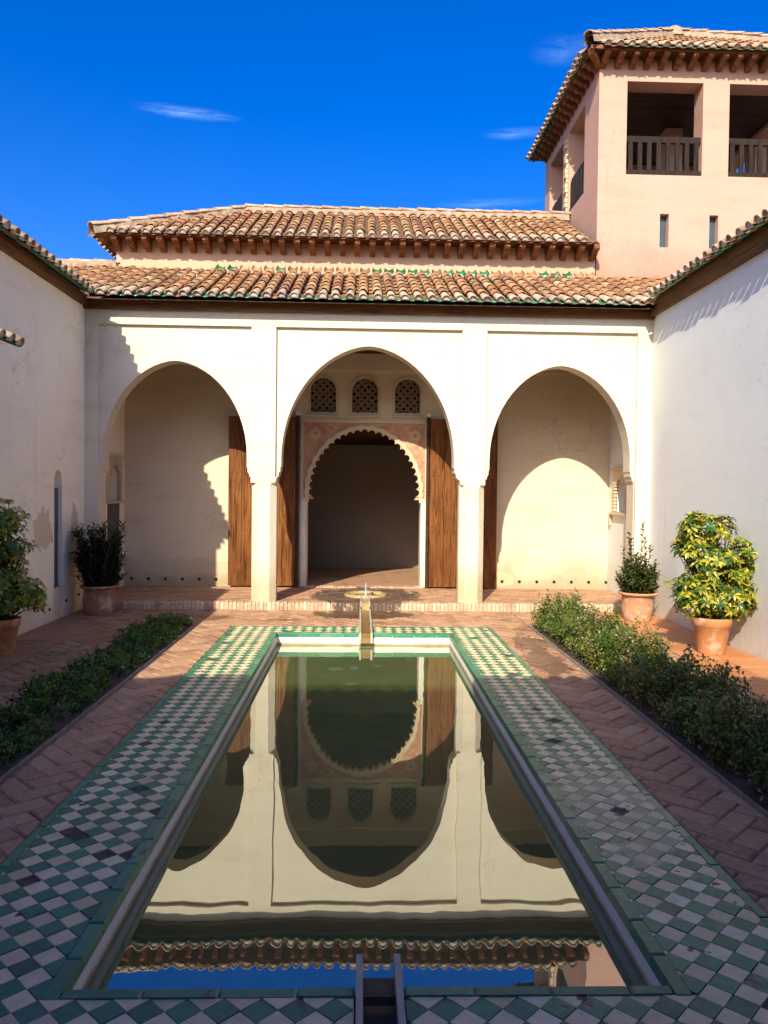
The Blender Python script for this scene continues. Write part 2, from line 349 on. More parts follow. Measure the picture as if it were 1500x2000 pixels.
# ------------------------------------------------------------------ mesh helpers
class MB:
    def __init__(s): s.v = []; s.f = []; s.m = []; s.c = None
    def add(s, vs, fs, mi=0):
        o = len(s.v); s.v.extend([tuple(p) for p in vs]); s.f.extend([tuple(i + o for i in q) for q in fs]); s.m.extend([mi] * len(fs)); return s
    def box(s, a, b, mi=0):
        x0, y0, z0 = a; x1, y1, z1 = b
        return s.add([(x0, y0, z0), (x1, y0, z0), (x1, y1, z0), (x0, y1, z0), (x0, y0, z1), (x1, y0, z1), (x1, y1, z1), (x0, y1, z1)],
                     [(0, 3, 2, 1), (4, 5, 6, 7), (0, 1, 5, 4), (1, 2, 6, 5), (2, 3, 7, 6), (3, 0, 4, 7)], mi)
    def slab(s, outer, holes, fn, d0, d1, mi=0):
        """flat polygon with holes given in (u, v), extruded from depth d0 to d1; fn maps (u, v, d) to a point"""
        loops = [outer] + list(holes)
        tris = tessellate_polygon([[Vector((u, v, 0)) for u, v in l] for l in loops])
        flat = [p for l in loops for p in l]; n = len(flat)
        vs = [fn(u, v, d0) for u, v in flat] + [fn(u, v, d1) for u, v in flat]
        fs = [tuple(t) for t in tris] + [tuple(i + n for i in reversed(t)) for t in tris]
        o = 0
        for l in loops:
            k = len(l)
            for i in range(k):
                a, b = o + i, o + (i + 1) % k; fs.append((a, b, b + n, a + n))
            o += k
        return s.add(vs, fs, mi)
    def lathe(s, prof, c, seg=28, mi=0):
        vs = []; fs = []; k = len(prof)
        for i in range(seg):
            a = 2 * math.pi * i / seg
            for r, z in prof: vs.append((c[0] + r * math.cos(a), c[1] + r * math.sin(a), c[2] + z))
        for i in range(seg):
            j = (i + 1) % seg
            for q in range(k - 1): fs.append((i * k + q, j * k + q, j * k + q + 1, i * k + q + 1))
        return s.add(vs, fs, mi)
    def tube(s, pts, rads, seg=6, mi=0):
        vs = []; fs = []
        for i, p in enumerate(pts):
            p = Vector(p); d = Vector(pts[min(i + 1, len(pts) - 1)]) - Vector(pts[max(i - 1, 0)])
            if d.length < 1e-9: d = Vector((0, 0, 1))
            d.normalize(); a = d.orthogonal().normalized(); b = d.cross(a)
            for k in range(seg):
                t = 2 * math.pi * k / seg; vs.append(p + (a * math.cos(t) + b * math.sin(t)) * rads[i])
        for i in range(len(pts) - 1):
            for k in range(seg):
                k2 = (k + 1) % seg; fs.append((i * seg + k, i * seg + k2, (i + 1) * seg + k2, (i + 1) * seg + k))
        fs.append(tuple(range(seg))); fs.append(tuple((len(pts) - 1) * seg + k for k in range(seg)))
        return s.add(vs, fs, mi)
    def mesh(s, name, mats, smooth=False):
        me = bpy.data.meshes.new(name); me.from_pydata(s.v, [], s.f)
        for m in (mats if isinstance(mats, (list, tuple)) else [mats]): me.materials.append(m)
        if any(s.m): me.polygons.foreach_set('material_index', s.m)
        if smooth: me.polygons.foreach_set('use_smooth', [True] * len(s.f))
        if s.c:
            at = me.color_attributes.new('Col', 'FLOAT_COLOR', 'POINT')
            at.data.foreach_set('color', [x for c in s.c for x in c])
        me.update(); return me
    def build(s, name, mats, parent=None, smooth=False, kind=None):
        return link(name, s.mesh(name, mats, smooth), parent, kind=kind)
def link(name, me, parent=None, mw=None, kind=None):
    o = bpy.data.objects.new(name, me); C.objects.link(o)
    if parent is not None: o.parent = parent
    if mw is not None: o.matrix_local = mw
    if kind: o['kind'] = kind
    return o
def tag(o, label, cat, group=None):
    o['label'] = label; o['category'] = cat
    if group: o['group'] = group
    return o
def empty(name, label, cat, group=None):
    # things of the building kind keep their parts in world coordinates, so their base sits at the origin of the court
    o = bpy.data.objects.new(name, None); C.objects.link(o); o.empty_display_size = .2
    return tag(o, label, cat, group)
XZ = lambda y0: (lambda u, v, d: (u, y0 + d, v))
YZ = lambda x0: (lambda u, v, d: (x0 + d, u, v))
XY = lambda z0: (lambda u, v, d: (u, v, z0 + d))
def rect(a, b, c, d): return [(a, c), (b, c), (b, d), (a, d)]
def archpath(cx, w, z0, apex, n=14):
    """two-centred pointed arch from left springing over the apex to the right springing"""
    h = apex - z0; r = (h * h + w * w) / (2 * w); pts = []
    for i in range(n + 1):
        z = h * math.sin(math.pi / 2 * i / n); u = z / h
        pts.append((max(0, .70 * w * math.sqrt(max(0, 1 - u * u)) + .30 * (math.sqrt(max(r * r - z * z, 0)) - (r - w))), z0 + z))
    return [(cx - a, z) for a, z in pts] + [(cx + a, z) for a, z in reversed(pts[:-1])]
def roundhole(a, b, z0, z1, n=10):
    r = (b - a) / 2; cx = (a + b) / 2
    return [(a, z0), (b, z0)] + [(cx + r * math.cos(math.pi * i / n), z1 - r + r * math.sin(math.pi * i / n)) for i in range(n + 1)]
def clip(poly, nx, ny, c):
    """keep the side nx*x + ny*y <= c"""
    out = []
    for i in range(len(poly)):
        p, q = poly[i], poly[(i + 1) % len(poly)]
        dp, dq = nx * p[0] + ny * p[1] - c, nx * q[0] + ny * q[1] - c
        if dp <= 0: out.append(p)
        if dp * dq < 0:
            t = dp / (dp - dq); out.append((p[0] + (q[0] - p[0]) * t, p[1] + (q[1] - p[1]) * t))
    return out
def clip_rect(poly, a, b, c, d):
    for (nx, ny, k) in ((-1, 0, -a), (1, 0, b), (0, -1, -c), (0, 1, d)):
        if len(poly) < 3: return []
        poly = clip(poly, nx, ny, k)
    return poly
def area(p): return abs(sum(p[i][0] * p[(i + 1) % len(p)][1] - p[(i + 1) % len(p)][0] * p[i][1] for i in range(len(p)))) / 2
def slabpiece(poly, joint, bev, z, th, tilt=.0):
    """one paving piece: shrunk for the joint, with a worn (chamfered) upper edge; returns verts, faces"""
    cx = sum(p[0] for p in poly) / len(poly); cy = sum(p[1] for p in poly) / len(poly)
    def inset(k):
        o = []
        for x, y in poly:
            d = math.hypot(x - cx, y - cy) or 1; f = max(0.2, 1 - k * 1.35 / d); o.append((cx + (x - cx) * f, cy + (y - cy) * f))
        return o
    tx, ty = rnd(-tilt, tilt), rnd(-tilt, tilt)
    zz = lambda x, y: z + tx * (x - cx) + ty * (y - cy)
    a, b = inset(joint + bev), inset(joint); n = len(poly)
    vs = [(x, y, zz(x, y)) for x, y in a] + [(x, y, zz(x, y) - bev * .8) for x, y in b] + [(x, y, z - th) for x, y in b]
    fs = [tuple(range(n))]
    for i in range(n):
        j = (i + 1) % n; fs += [(i, i + n, j + n, j), (i + n, i + 2 * n, j + 2 * n, j + n)]
    return vs, fs
def lay(pieces, parent, name, limit, maxd=1e9):
    """pieces: (verts, faces, material); the ones nearest the camera become objects of their own, the rest one joined part"""
    def dist(p):
        v = p[0][0]; vis = abs((v[0] + .03) / max(v[1], .1)) < .56 and v[1] > 2.2
        return (v[1] * v[1] + v[0] * v[0]) if vis else 1e6 + v[1]
    ps = sorted(pieces, key=dist); rest = {}
    for k, (vs, fs, m) in enumerate(ps):
        if k < limit and dist(ps[k]) < 1e5:
            MB().add(vs, fs).build(name, m, parent)
        else: rest.setdefault(m.name, (MB(), m))[0].add(vs, fs)
    for k in rest: rest[k][0].build(name + '_field', rest[k][1], parent, kind='stuff')
def struct(o): o['kind'] = 'structure'; return o

# ------------------------------------------------------------------ ground, pool, paving
CX0, CX1 = .014, .145                                   # water channel
PX0, PX1, PY0, PY1 = -.965, 1.065, 2.55, 9.11           # pool opening
WL, WR = -3.85, 4.12                                    # the wing walls
YF, YB = 10.97, 12.82                                   # arcade front, porch back wall
struct(MB().slab(rect(-300, 300, -300, 300), [rect(PX0 - .12, PX1 + .12, PY0 - .12, PY1 + .12)], XY(-.06), 0, -.02).build('ground', GROUND))

pool = empty('pool', 'long rectangular pool with white plastered sides in the middle of the court', 'pool')
for (a, b) in (((PX0 - .1, PY0 - .1, -.72), (PX0, PY1 + .1, -.012)), ((PX1, PY0 - .1, -.72), (PX1 + .1, PY1 + .1, -.012)),
               ((PX0, PY1, -.72), (PX1, PY1 + .1, -.012)), ((PX0, PY0 - .1, -.72), (CX0 + .004, PY0, -.012)), ((CX1 - .004, PY0 - .1, -.72), (PX1, PY0, -.012)), ((CX0 + .004, PY0 - .1, -.72), (CX1 - .004, PY0 - .001, -.075))):
    MB().box(a, b).build('pool_wall', PWALL, pool)
MB().box((PX0, PY0, -.72), (PX1, PY1, -.21)).build('pool_floor', PFLOOR, pool)
wz = -.135
struct(MB().add([(PX0 - .01, PY0 - .01, wz), (PX1 + .01, PY0 - .01, wz), (PX1 + .01, PY1 + .01, wz), (PX0 - .01, PY1 + .01, wz)], [(0, 1, 2, 3)]).build('water', WATER))
def rim_tile(a, b, nm='rim_tile'):
    (x0, y0), (x1, y1) = a, b
    dz = rnd(-.002, .002)
    vs, fs = slabpiece(rect(x0, x1, y0, y1), .0012, .006, .004 + dz, .05)
    return MB().add(vs, fs).build(nm, TB, pool)
RW = .052
def run(a, b, step):
    out = []; t = a
    while t < b - .03:
        e = min(b, t + step * rnd(.92, 1.08))
        if b - e < step * .4: e = b
        out.append((t, e)); t = e
    return out
for (t, e) in run(PY0 - RW, PY1 + RW, .24):
    rim_tile((PX0 - RW, t), (PX0 + .004, e)); rim_tile((PX1 - .004, t), (PX1 + RW, e))
CX0, CX1 = .014, .145                                   # water channel
for (t, e) in run(PX0 + .005, CX0 - .015, .25) + run(CX1 + .015, PX1 - .005, .25):
    rim_tile((t, PY0 - RW + .01), (e, PY0 + .004)); rim_tile((t, PY1 - .004), (e, PY1 + RW))

TX0, TX1, TY0, TY1 = -1.56, 1.625, .5, 9.60            # tiled surround
surround = struct(MB().slab(rect(TX0, TX1, TY0, TY1), [rect(PX0 - .02, PX1 + .02, PY0 - .02, PY1 + .02), rect(CX0 + .004, CX1 - .004, .92, PY0 - .03)], XY(-.006), 0, -.03).build('pool_surround', GROUT))
BW = .04
bp = []
for (t, e) in run(TY0, TY1 - BW, .21):
    for (x0, x1) in ((TX0, TX0 + BW), (TX1 - BW, TX1)):
        vs, fs = slabpiece(rect(x0, x1, t, e), .0012, .003, rnd(-.001, .003), .02); bp.append((vs, fs, TB))
for (t, e) in run(TX0, TX1, .21):
    vs, fs = slabpiece(rect(t, e, TY1 - BW, TY1), .0012, .003, rnd(-.001, .003), .02); bp.append((vs, fs, TB))
lay(bp, surround, 'border_tile', 160)
d = .12; h = d / 2; fld = []
HX0, HX1, HY0, HY1 = PX0 - RW, PX1 + RW, PY0 - RW + .01, PY1 + RW
k = -1
while True:
    k += 1
    y = HY0 + (k - 34) * h
    if y > TY1: break
    if y < TY0: continue
    for q in range(-16, 18):
        x = -.005 + q * d + (h if (k - 34) % 2 else 0)
        j = lambda: rnd(-.0012, .0012)
        P = [(x - h + j(), y + j()), (x + j(), y - h + j()), (x + h + j(), y + j()), (x + j(), y + h + j())]
        P = clip_rect(P, TX0 + BW, TX1 - BW, TY0, TY1 - BW)
        if len(P) < 3: continue
        if any(HX0 < px < HX1 and HY0 < py < HY1 for px, py in P) or (HX0 < x < HX1 and HY0 < y < HY1):
            pen = [(HX0 - x, (1, 0, HX0)), (x - HX1, (-1, 0, -HX1)), (HY0 - y, (0, 1, HY0)), (y - HY1, (0, -1, -HY1))]
            P = clip(P, *max(pen)[1])
            if len(P) < 3: continue
        for side in (0, 1):
            if CX0 - .03 < x < CX1 + .03 or any(CX0 - .018 < p[0] < CX1 + .018 for p in P):
                Q = clip(P, 1, 0, CX0 - .018) if side == 0 else clip(P, -1, 0, -CX1 - .018)
            else:
                if side: continue
                Q = P
            if len(Q) < 3 or area(Q) < 2e-4: continue
            if random.random() < .016: continue                      # a few tiles are gone
            green = (k - 34) % 2 == 1
            vs, fs = slabpiece(Q, .0010, .0014, rnd(-.0018, .0018), .012, .012)
            fld.append((vs, fs, TG if green else TW))
lay(fld, surround, 'tile', 300)

paving = struct(MB().slab(rect(WL, WR, -1, 10.95), [rect(TX0 + .01, TX1 - .01, TY0 + .01, TY1 - .01)], XY(-.012), 0, -.03).build('courtyard_paving', BORD))
HL0, HL1, HR0, HR1 = -2.62, -2.03, 2.15, 2.78         # hedge beds
def herring(x0, x1, y0, y1, Lb=.27, m=BRICK, ang=math.pi / 4, th=.04, tilt=.03, dz=.004):
    w = Lb / 2; out = []; ca, sa = math.cos(ang), math.sin(ang); cx, cy = (x0 + x1) / 2, (y0 + y1) / 2
    n = int(max(x1 - x0, y1 - y0) / w) + 4
    # herringbone cell: at (i, j) in units of w; period (1,1) steps
    for s in range(-n, n):
        for t in range(-n, n):
            for (a, b, c, e) in ((0, 0, 2, 1), (0, 1, 1, 3)):
                bx = s + 2 * t; by = s - 2 * t
                P = [((bx + a) * w, (by + b) * w), ((bx + c) * w, (by + b) * w), ((bx + c) * w, (by + e) * w), ((bx + a) * w, (by + e) * w)]
                P = [(cx + px * ca - py * sa, cy + px * sa + py * ca) for px, py in P]
                if max(p[0] for p in P) < x0 or min(p[0] for p in P) > x1 or max(p[1] for p in P) < y0 or min(p[1] for p in P) > y1: continue
                P = clip_rect(P, x0, x1, y0, y1)
                if len(P) < 3 or area(P) < 8e-4: continue
                vs, fs = slabpiece(P, .0035, .011, rnd(-dz, dz), th, tilt); out.append((vs, fs, m))
    return out
bk = herring(TX1 + .006, HR0 - .035, .5, 9.62) + herring(HL1 + .035, TX0 - .006, .5, 9.62)
bk += herring(HL1 + .03, HR0 - .03, 9.63, 10.92, .26)
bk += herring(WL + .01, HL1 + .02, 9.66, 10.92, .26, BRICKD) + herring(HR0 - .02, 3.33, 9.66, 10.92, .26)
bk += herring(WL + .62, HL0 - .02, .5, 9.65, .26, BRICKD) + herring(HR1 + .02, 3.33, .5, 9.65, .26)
lay(bk, paving, 'brick', 300)
tt = []
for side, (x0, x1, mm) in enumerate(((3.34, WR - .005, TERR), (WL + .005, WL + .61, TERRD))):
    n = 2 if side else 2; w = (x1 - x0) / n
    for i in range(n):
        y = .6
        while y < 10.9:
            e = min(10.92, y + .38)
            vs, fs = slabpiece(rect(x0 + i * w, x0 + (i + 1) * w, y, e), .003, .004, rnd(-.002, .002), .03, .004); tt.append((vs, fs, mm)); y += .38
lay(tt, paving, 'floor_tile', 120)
for (x0, x1) in ((HL0, HL1), (HR0, HR1)):
    y1 = 9.64
    MB().box((x0, .6, -.05), (x1, y1, .012)).build('soil_bed', SOIL, paving)
    xe = x1 if x0 < 0 else x0
    for (t, e) in run(.6, y1, .42):                                   # thin kerb stones along the bed
        vs, fs = slabpiece(rect(xe - .011 + rnd(-.003, .003), xe + .011 + rnd(-.003, .003), t, e), .002, .004, .008 + rnd(-.004, .004), .06, .01)
        MB().add(vs, fs).build('kerb_stone', KERB, paving)

# ------------------------------------------------------------------ roof tiles
def cover_mesh(name, m, Lt=.37, r0=.070, r1=.058, th=.014, n=8):
    b = MB(); vs = []
    for (y, r, zo) in ((0, r0, .020), (Lt, r1, .0)):
        for rr in (r, r - th):
            for i in range(n + 1):
                a = math.pi * i / n; vs.append((rr * math.cos(a), y, zo + rr * math.sin(a) * .92))
    k = n + 1; fs = []
    for i in range(n):
        fs.append((i, i + 1, 2 * k + i + 1, 2 * k + i)); fs.append((k + i, 3 * k + i, 3 * k + i + 1, k + i + 1)); fs.append((i, k + i, k + i + 1, i + 1))
    fs += [(0, 2 * k, 3 * k, k), (n, k + n, 3 * k + n, 2 * k + n)]
    b.add(vs, fs); return b, b.mesh(name, m, True)
COV, COVM = cover_mesh('tile', RT); _, COVP = cover_mesh('tile', RTP)
def frame(o, a, bdir):
    a = Vector(a).normalized(); bdir = Vector(bdir).normalized(); n = a.cross(bdir)
    m = Matrix((a, bdir, n)).transposed().to_4x4(); m.translation = o; return m
def tiled_slope(roof, o, a, bh, slope, cols, span, sp, indiv, pitch=.3, first_pale=True, plug=True, green_pan=True, tile_rows=99, flipn=False):
    """barrel-tiled slope. o: eave corner, a: unit along the eave, bh: horizontal unit up the slope, span(t) -> (start, end) run in plan"""
    a = Vector(a); bh = Vector(bh); cs = 1 / math.hypot(1, slope); bd = Vector((bh.x * cs, bh.y * cs, slope * cs))
    if a.cross(bd).z < 0: a2 = -a
    else: a2 = a
    o = Vector(o); stuff = MB(); pans = MB(); plugs = MB(); greens = []
    nind = 0
    for i in range(cols):
        t = (i + .5) * sp; s0, s1 = span(t)
        if s1 - s0 < .08: continue
        l0, l1 = s0 / cs, s1 / cs
        base = o + a * t + bd * l0 + (a * rnd(-.008, .008))
        n = min(tile_rows, max(1, int((l1 - l0) / pitch + .25)))
        for k in range(n):
            f = frame(base + bd * (k * pitch + rnd(-.012, .012) - (.10 if k == 0 else 0)) + Vector((0, 0, .035 + rnd(-.004, .004))), a2, bd)
            f = f @ Matrix.Rotation(rnd(-.035, .035), 4, 'Z') @ Matrix.Rotation(rnd(-.02, .02), 4, 'Y')
            if k == 0: f = f @ Matrix.Diagonal((.9, 1.14, .96, 1))
            pale = first_pale and k == 0
            if k < indiv:
                link('tile', COVP if pale else COVM, roof, f)
            else: stuff.add([f @ Vector(v) for v in COV.v], COV.f, 1 if pale else 0)
        # pan channel beside the cover
        pb = o + a * (t + sp / 2) + bd * l0; f = frame(pb, a2, bd); ns = 5; rp = sp / 2 - .004
        kk = 0
        while kk * pitch < l1 - l0 - .05:
            y0 = kk * pitch - (.03 if kk == 0 else 0); y1 = min((kk + 1) * pitch + .03, l1 - l0)
            if kk == 0 and green_pan:
                b = MB(); vs = []
                for (y, zo, th) in ((-.03, .02, 0), (.27, 0, 0)):
                    for rr in (rp, rp - .013):
                        for q in range(7):
                            an = math.pi + math.pi * q / 6; vs.append(f @ Vector((rr * math.cos(an), y, .040 + zo + rr * math.sin(an) * .62)))
                fs = []
                for q in range(6): fs += [(q, q + 1, 14 + q + 1, 14 + q), (7 + q, 21 + q, 21 + q + 1, 7 + q + 1), (q, 7 + q, 7 + q + 1, q + 1)]
                b.add(vs, fs); b.build('eave_tile', RTG if random.random() < .8 else RT, roof, True)
            else:
                vs = []
                for (y, zo) in ((y0, .022), (y1, 0)):
                    for q in range(ns + 1):
                        an = math.pi + math.pi * q / ns; vs.append(f @ Vector((rp * math.cos(an), y, .028 + zo + rp * math.sin(an) * .6)))
                pans.add(vs, [(q, q + 1, ns + 1 + q + 1, ns + 1 + q) for q in range(ns)])
            kk += 1
        if plug:
            f = frame(base + Vector((0, 0, .035)), a2, bd); vs = [f @ Vector((0, -.082, .012))]
            for q in range(9):
                an = math.pi * q / 8; vs.append(f @ Vector((0.056 * math.cos(an), -.076, .016 + .064 * math.sin(an) * .92)))
            vs += [f @ Vector((-.056, -.072, -.006)), f @ Vector((.056, -.072, -.006))]
            plugs.add(vs, [(0, q, q + 1) for q in range(1, 9)] + [(0, 9, 10), (0, 10, 11), (0, 11, 1)])
    if stuff.v: stuff.build('tile_field', [RT, RTP], roof, True, 'stuff')
    if pans.v: pans.build('channel_tile_field', RT, roof, True, 'stuff')
    if plugs.v: plugs.build('tile_end_mortar', MORTG, roof, kind='stuff')
def ridge(roof, p, q, r=.10, step=.34, nm='ridge_tile', bed=True):
    p, q = Vector(p), Vector(q); dd = q - p; Ld = dd.length; dd.normalize(); side = dd.cross(Vector((0, 0, 1))).normalized()
    if side.cross(dd).z < 0: side = -side
    n = max(1, int(Ld / step))
    for i in range(n):
        f = frame(p + dd * (i * Ld / n) + Vector((0, 0, rnd(-.004, .006))), side, dd) @ Matrix.Rotation(rnd(-.03, .03), 4, 'Z') @ Matrix.Diagonal((1.05, Ld / n / .32, .85, 1))
        link(nm, RIDM, roof, f)
    if bed:
        b = MB(); nseg = max(2, int(Ld / .12)); vs = []
        for i in range(nseg + 1):
            c = p + dd * (Ld * i / nseg); w = rnd(.09, .125)
            for (u, z) in ((-w, -.12), (-.07, .012), (.07, .012), (w, -.12)): vs.append(c + side * (u + rnd(-.008, .008)) + Vector((0, 0, z + rnd(-.006, .006))))
        b.add(vs, [(4 * i + q_, 4 * i + q_ + 1, 4 * i + 5 + q_, 4 * i + 4 + q_) for i in range(nseg) for q_ in range(3)]); b.build('ridge_bed', MORT, roof)
RTM = tilemat('pale_roof_tile', .5)
_, RIDM = cover_mesh('ridge_tile', RTM, r0=.084, r1=.076)

# ------------------------------------------------------------------ the arcade building at the end of the court
north = empty('arcade_building', 'cream building with three pointed arches across the end of the court', 'building')
# arcade wall: one sheet cut by the three arches
aL = archpath(-2.612, 1.005, 2.14, 3.474); aC = archpath(.097, 1.222, 2.12, 3.72, 18); aR = archpath(2.832, 1.008, 2.15, 3.49)
PLx, PRx = (-1.535, -1.188), (1.403, 1.757)
def imp(x, s, z=2.0):      # stepped corbel under a springing, s = -1 towards smaller x
    return [(x, z), (x + s * .012, z - .02), (x + s * .012, z - .07), (x + s * .034, z - .10), (x + s * .034, z - .13)]
out = [(WL - .02, .1), (-3.66, .1), (-3.66, 1.84)] + list(reversed(imp(-3.617, -1, 2.0))) + aL + imp(-1.607, 1, 2.0) + [(PLx[0], 1.84), (PLx[1], 1.84)]
out += list(reversed(imp(-1.125, -1, 2.02))) + aC + imp(1.319, 1, 2.02) + [(PRx[0], 1.84), (PRx[1], 1.84)] + list(reversed(imp(1.824, -1, 2.0))) + aR
out += imp(3.84, 1, 2.0) + [(3.90, 1.84), (3.90, .1), (WR + .02, .1), (WR + .02, 4.30), (WL - .02, 4.30)]
wall = MB().slab(out, [], XZ(YF + .055), 0, .285).build('arcade_wall', FAC, north)
for (a, b, z0) in ((WL, -3.668, .1), (-1.545, -1.203, 1.78), (1.412, 1.760, 1.78), (3.908, WR, .1)):
    MB().box((a, YF, z0), (b, YF + .08, 3.962)).build('wall_strip', FAC, north)
MB().box((WL, YF - .001, 3.96), (WR, YF + .08, 4.24)).build('frieze', FAC, north)
for (x0, x1) in (PLx, PRx):                                            # chamfered pillars with scalloped stops
    b = MB(); c = .085; y0, y1 = YF - .002, YF + .338; zt = 1.72
    def ring(c_, z): return [(x0 + c_, y0, z), (x1 - c_, y0, z), (x1, y0 + c_, z), (x1, y1 - c_, z), (x1 - c_, y1, z), (x0 + c_, y1, z), (x0, y1 - c_, z), (x0, y0 + c_, z)]
    lv = [(c, .09), (c, .5), (c, 1.0), (c, zt)]
    for q in range(1, 7): lv.append((c * math.cos(math.pi / 2 * q / 6) + .001, zt + .085 * math.sin(math.pi / 2 * q / 6)))
    lv.append((.001, 1.86))
    vs = [p for cc, z in lv for p in ring(cc, z)]
    fs = [(8 * i + q, 8 * i + (q + 1) % 8, 8 * i + 8 + (q + 1) % 8, 8 * i + 8 + q) for i in range(len(lv) - 1) for q in range(8)] + [tuple(range(8)), tuple(8 * (len(lv) - 1) + q for q in range(8))]
    b.add(vs, fs).build('pillar', FAC, north)
# porch: back wall with doorway and three windows
DX0, DX1 = -.895, 1.005; wins = [(-.836, -.421), (-.158, .268), (.548, .96)]
backo = [(WL - .02, .0), (DX0 - .02, .0), (DX0 - .02, 2.78), (DX1 + .02, 2.78), (DX1 + .02, .0), (WR + .02, .0), (WR + .02, 4.45), (WL - .02, 4.45)]
MB().slab(backo, [roundhole(a, b, 2.972, 3.532) for a, b in wins], XZ(YB), 0, .33).build('porch_back_wall', PORCH, north)
MB().box((WL, YB - .03, 3.655), (WR, YB + .05, 4.1)).build('porch_cornice', PORCH, north)
MB().box((WL, YF + .34, 3.93), (WR, YB, 4.02)).build('porch_ceiling', DARKW, north)
for (a, b) in wins:
    fr = MB().slab(roundhole(a - .045, b + .045, 2.925, 3.575), [roundhole(a, b, 2.972, 3.532)], XZ(YB - .018), 0, .05).build('window', STUC, north)
    MB().box((a - .06, YB - .05, 2.895), (b + .06, YB, 2.925)).build('sill', STUC, fr)
    MB().slab(roundhole(a + .002, b - .002, 2.974, 3.530), [], XZ(YB + .10), 0, .02).build('shade_backing', LATTB, fr)  # near-black sheet standing in for the shade behind the lattice
    lat = MB(); hull = roundhole(a, b, 2.972, 3.532); cx, cz = (a + b) / 2, 3.22
    for di, (ang, ptc, off) in enumerate(((0, .0595, .5), (90, .0595, .5), (45, .0595 * math.sqrt(2), .5), (135, .0595 * math.sqrt(2), .5), (22.5, .16, .5), (112.5, .16, .5))):
        ux, uz = math.cos(R(ang)), math.sin(R(ang)); nx, nz_ = -uz, ux; hw = .0055 if di < 4 else .0045
        for q in range(-14, 15):
            o_ = (q + off) * ptc; P = [(cx + nx * (o_ - hw) - ux, cz + nz_ * (o_ - hw) - uz), (cx + nx * (o_ - hw) + ux, cz + nz_ * (o_ - hw) + uz), (cx + nx * (o_ + hw) + ux, cz + nz_ * (o_ + hw) + uz), (cx + nx * (o_ + hw) - ux, cz + nz_ * (o_ + hw) - uz)]
            for e in range(len(hull)):
                p1, p2 = hull[e], hull[(e + 1) % len(hull)]; ex, ez = p2[0] - p1[0], p2[1] - p1[1]
                if abs(ex) + abs(ez) < 1e-9 or len(P) < 3: continue
                P = clip(P, ez, -ex, ez * p1[0] - ex * p1[1])
            if len(P) >= 3 and area(P) > 1e-6: lat.slab(P, [], XZ(YB + .035 + di * .0012), 0, .014)
    lat.build('lattice', LATT, fr)
# carved doorway: frame, painted spandrels, lobed stucco arch
dcx = .055; lob = []
path = archpath(dcx, .865, 1.66, 2.655, 60)
path = [(dcx - .865, 1.60)] + path + [(dcx + .865, 1.60)]
acc = [0]
for i in range(1, len(path)): acc.append(acc[-1] + math.hypot(path[i][0] - path[i - 1][0], path[i][1] - path[i - 1][1]))
def along(s):
    s = max(0, min(acc[-1], s))
    for i in range(1, len(acc)):
        if acc[i] >= s - 1e-9:
            t = (s - acc[i - 1]) / max(1e-9, acc[i] - acc[i - 1]); p, q = path[i - 1], path[i]
            tx, tz = q[0] - p[0], q[1] - p[1]; l = math.hypot(tx, tz) or 1
            return p[0] + tx * t, p[1] + tz * t, -tz / l, tx / l
NL = 25; inner = []
for k in range(NL):
    for q in range(6):
        s = acc[-1] * (k + q / 6) / NL; x, z, nx, nz_ = along(s); amp = .046 * math.sin(math.pi * q / 6) ** .7 if q else 0
        inner.append((x + nx * amp, z + nz_ * amp))
inner.append(path[-1])
frm = MB().slab([(-.97, 1.545)] + [(dcx - .83, 1.545)] + inner + [(dcx + .83, 1.545), (1.08, 1.545), (1.08, 2.82), (-.97, 2.82)], [], XZ(YB - .022), 0, .12).build('doorway_arch', SPAN, north)
outer = []
for i in range(61):
    x, z, nx, nz_ = along(acc[-1] * i / 60); outer.append((x + nx * .088, z + nz_ * .088))
MB().slab(inner + list(reversed(outer)), [], XZ(YB - .040), 0, .05).build('lobed_band', STUC, frm)
o2, o3 = [], []
for i in range(121):
    x, z, nx, nz_ = along(acc[-1] * i / 120); w = .008 * math.sin(i * .9); o2.append((x + nx * (.078 + w * .4), z + nz_ * (.078 + w * .4))); o3.append((x + nx * (.100 + w), z + nz_ * (.100 + w)))
MB().slab(o2 + list(reversed(o3)), [], XZ(YB - .054), 0, .03).build('arch_moulding', STUC, frm)
for k in range(NL * 1):
    rib = MB()
    x, z, nx, nz_ = along(acc[-1] * (k) / NL); tx, tz = nz_, -nx
    for (o_, wv, l0, l1) in ((0, .006, .0, .05), (.016, .004, .02, .062), (-.016, .004, .02, .062)):
        rib.slab([(x + tx * (o_ - wv) + nx * l0, z + tz * (o_ - wv) + nz_ * l0), (x + tx * (o_ + wv) + nx * l0, z + tz * (o_ + wv) + nz_ * l0), (x + tx * (o_ + wv) + nx * l1, z + tz * (o_ + wv) + nz_ * l1), (x + tx * (o_ - wv) + nx * l1, z + tz * (o_ - wv) + nz_ * l1)], [], XZ(YB - .049), 0, .02)
    rib.build('carved_rib', STUC, frm)
for (a, b, c, e) in ((-.985, -.945, 1.52, 2.80), (1.055, 1.095, 1.52, 2.80), (-.985, 1.095, 2.80, 2.845)):
    MB().box((a, YB - .038, c), (b, YB + .03, e)).build('frame_moulding', STUC, frm)
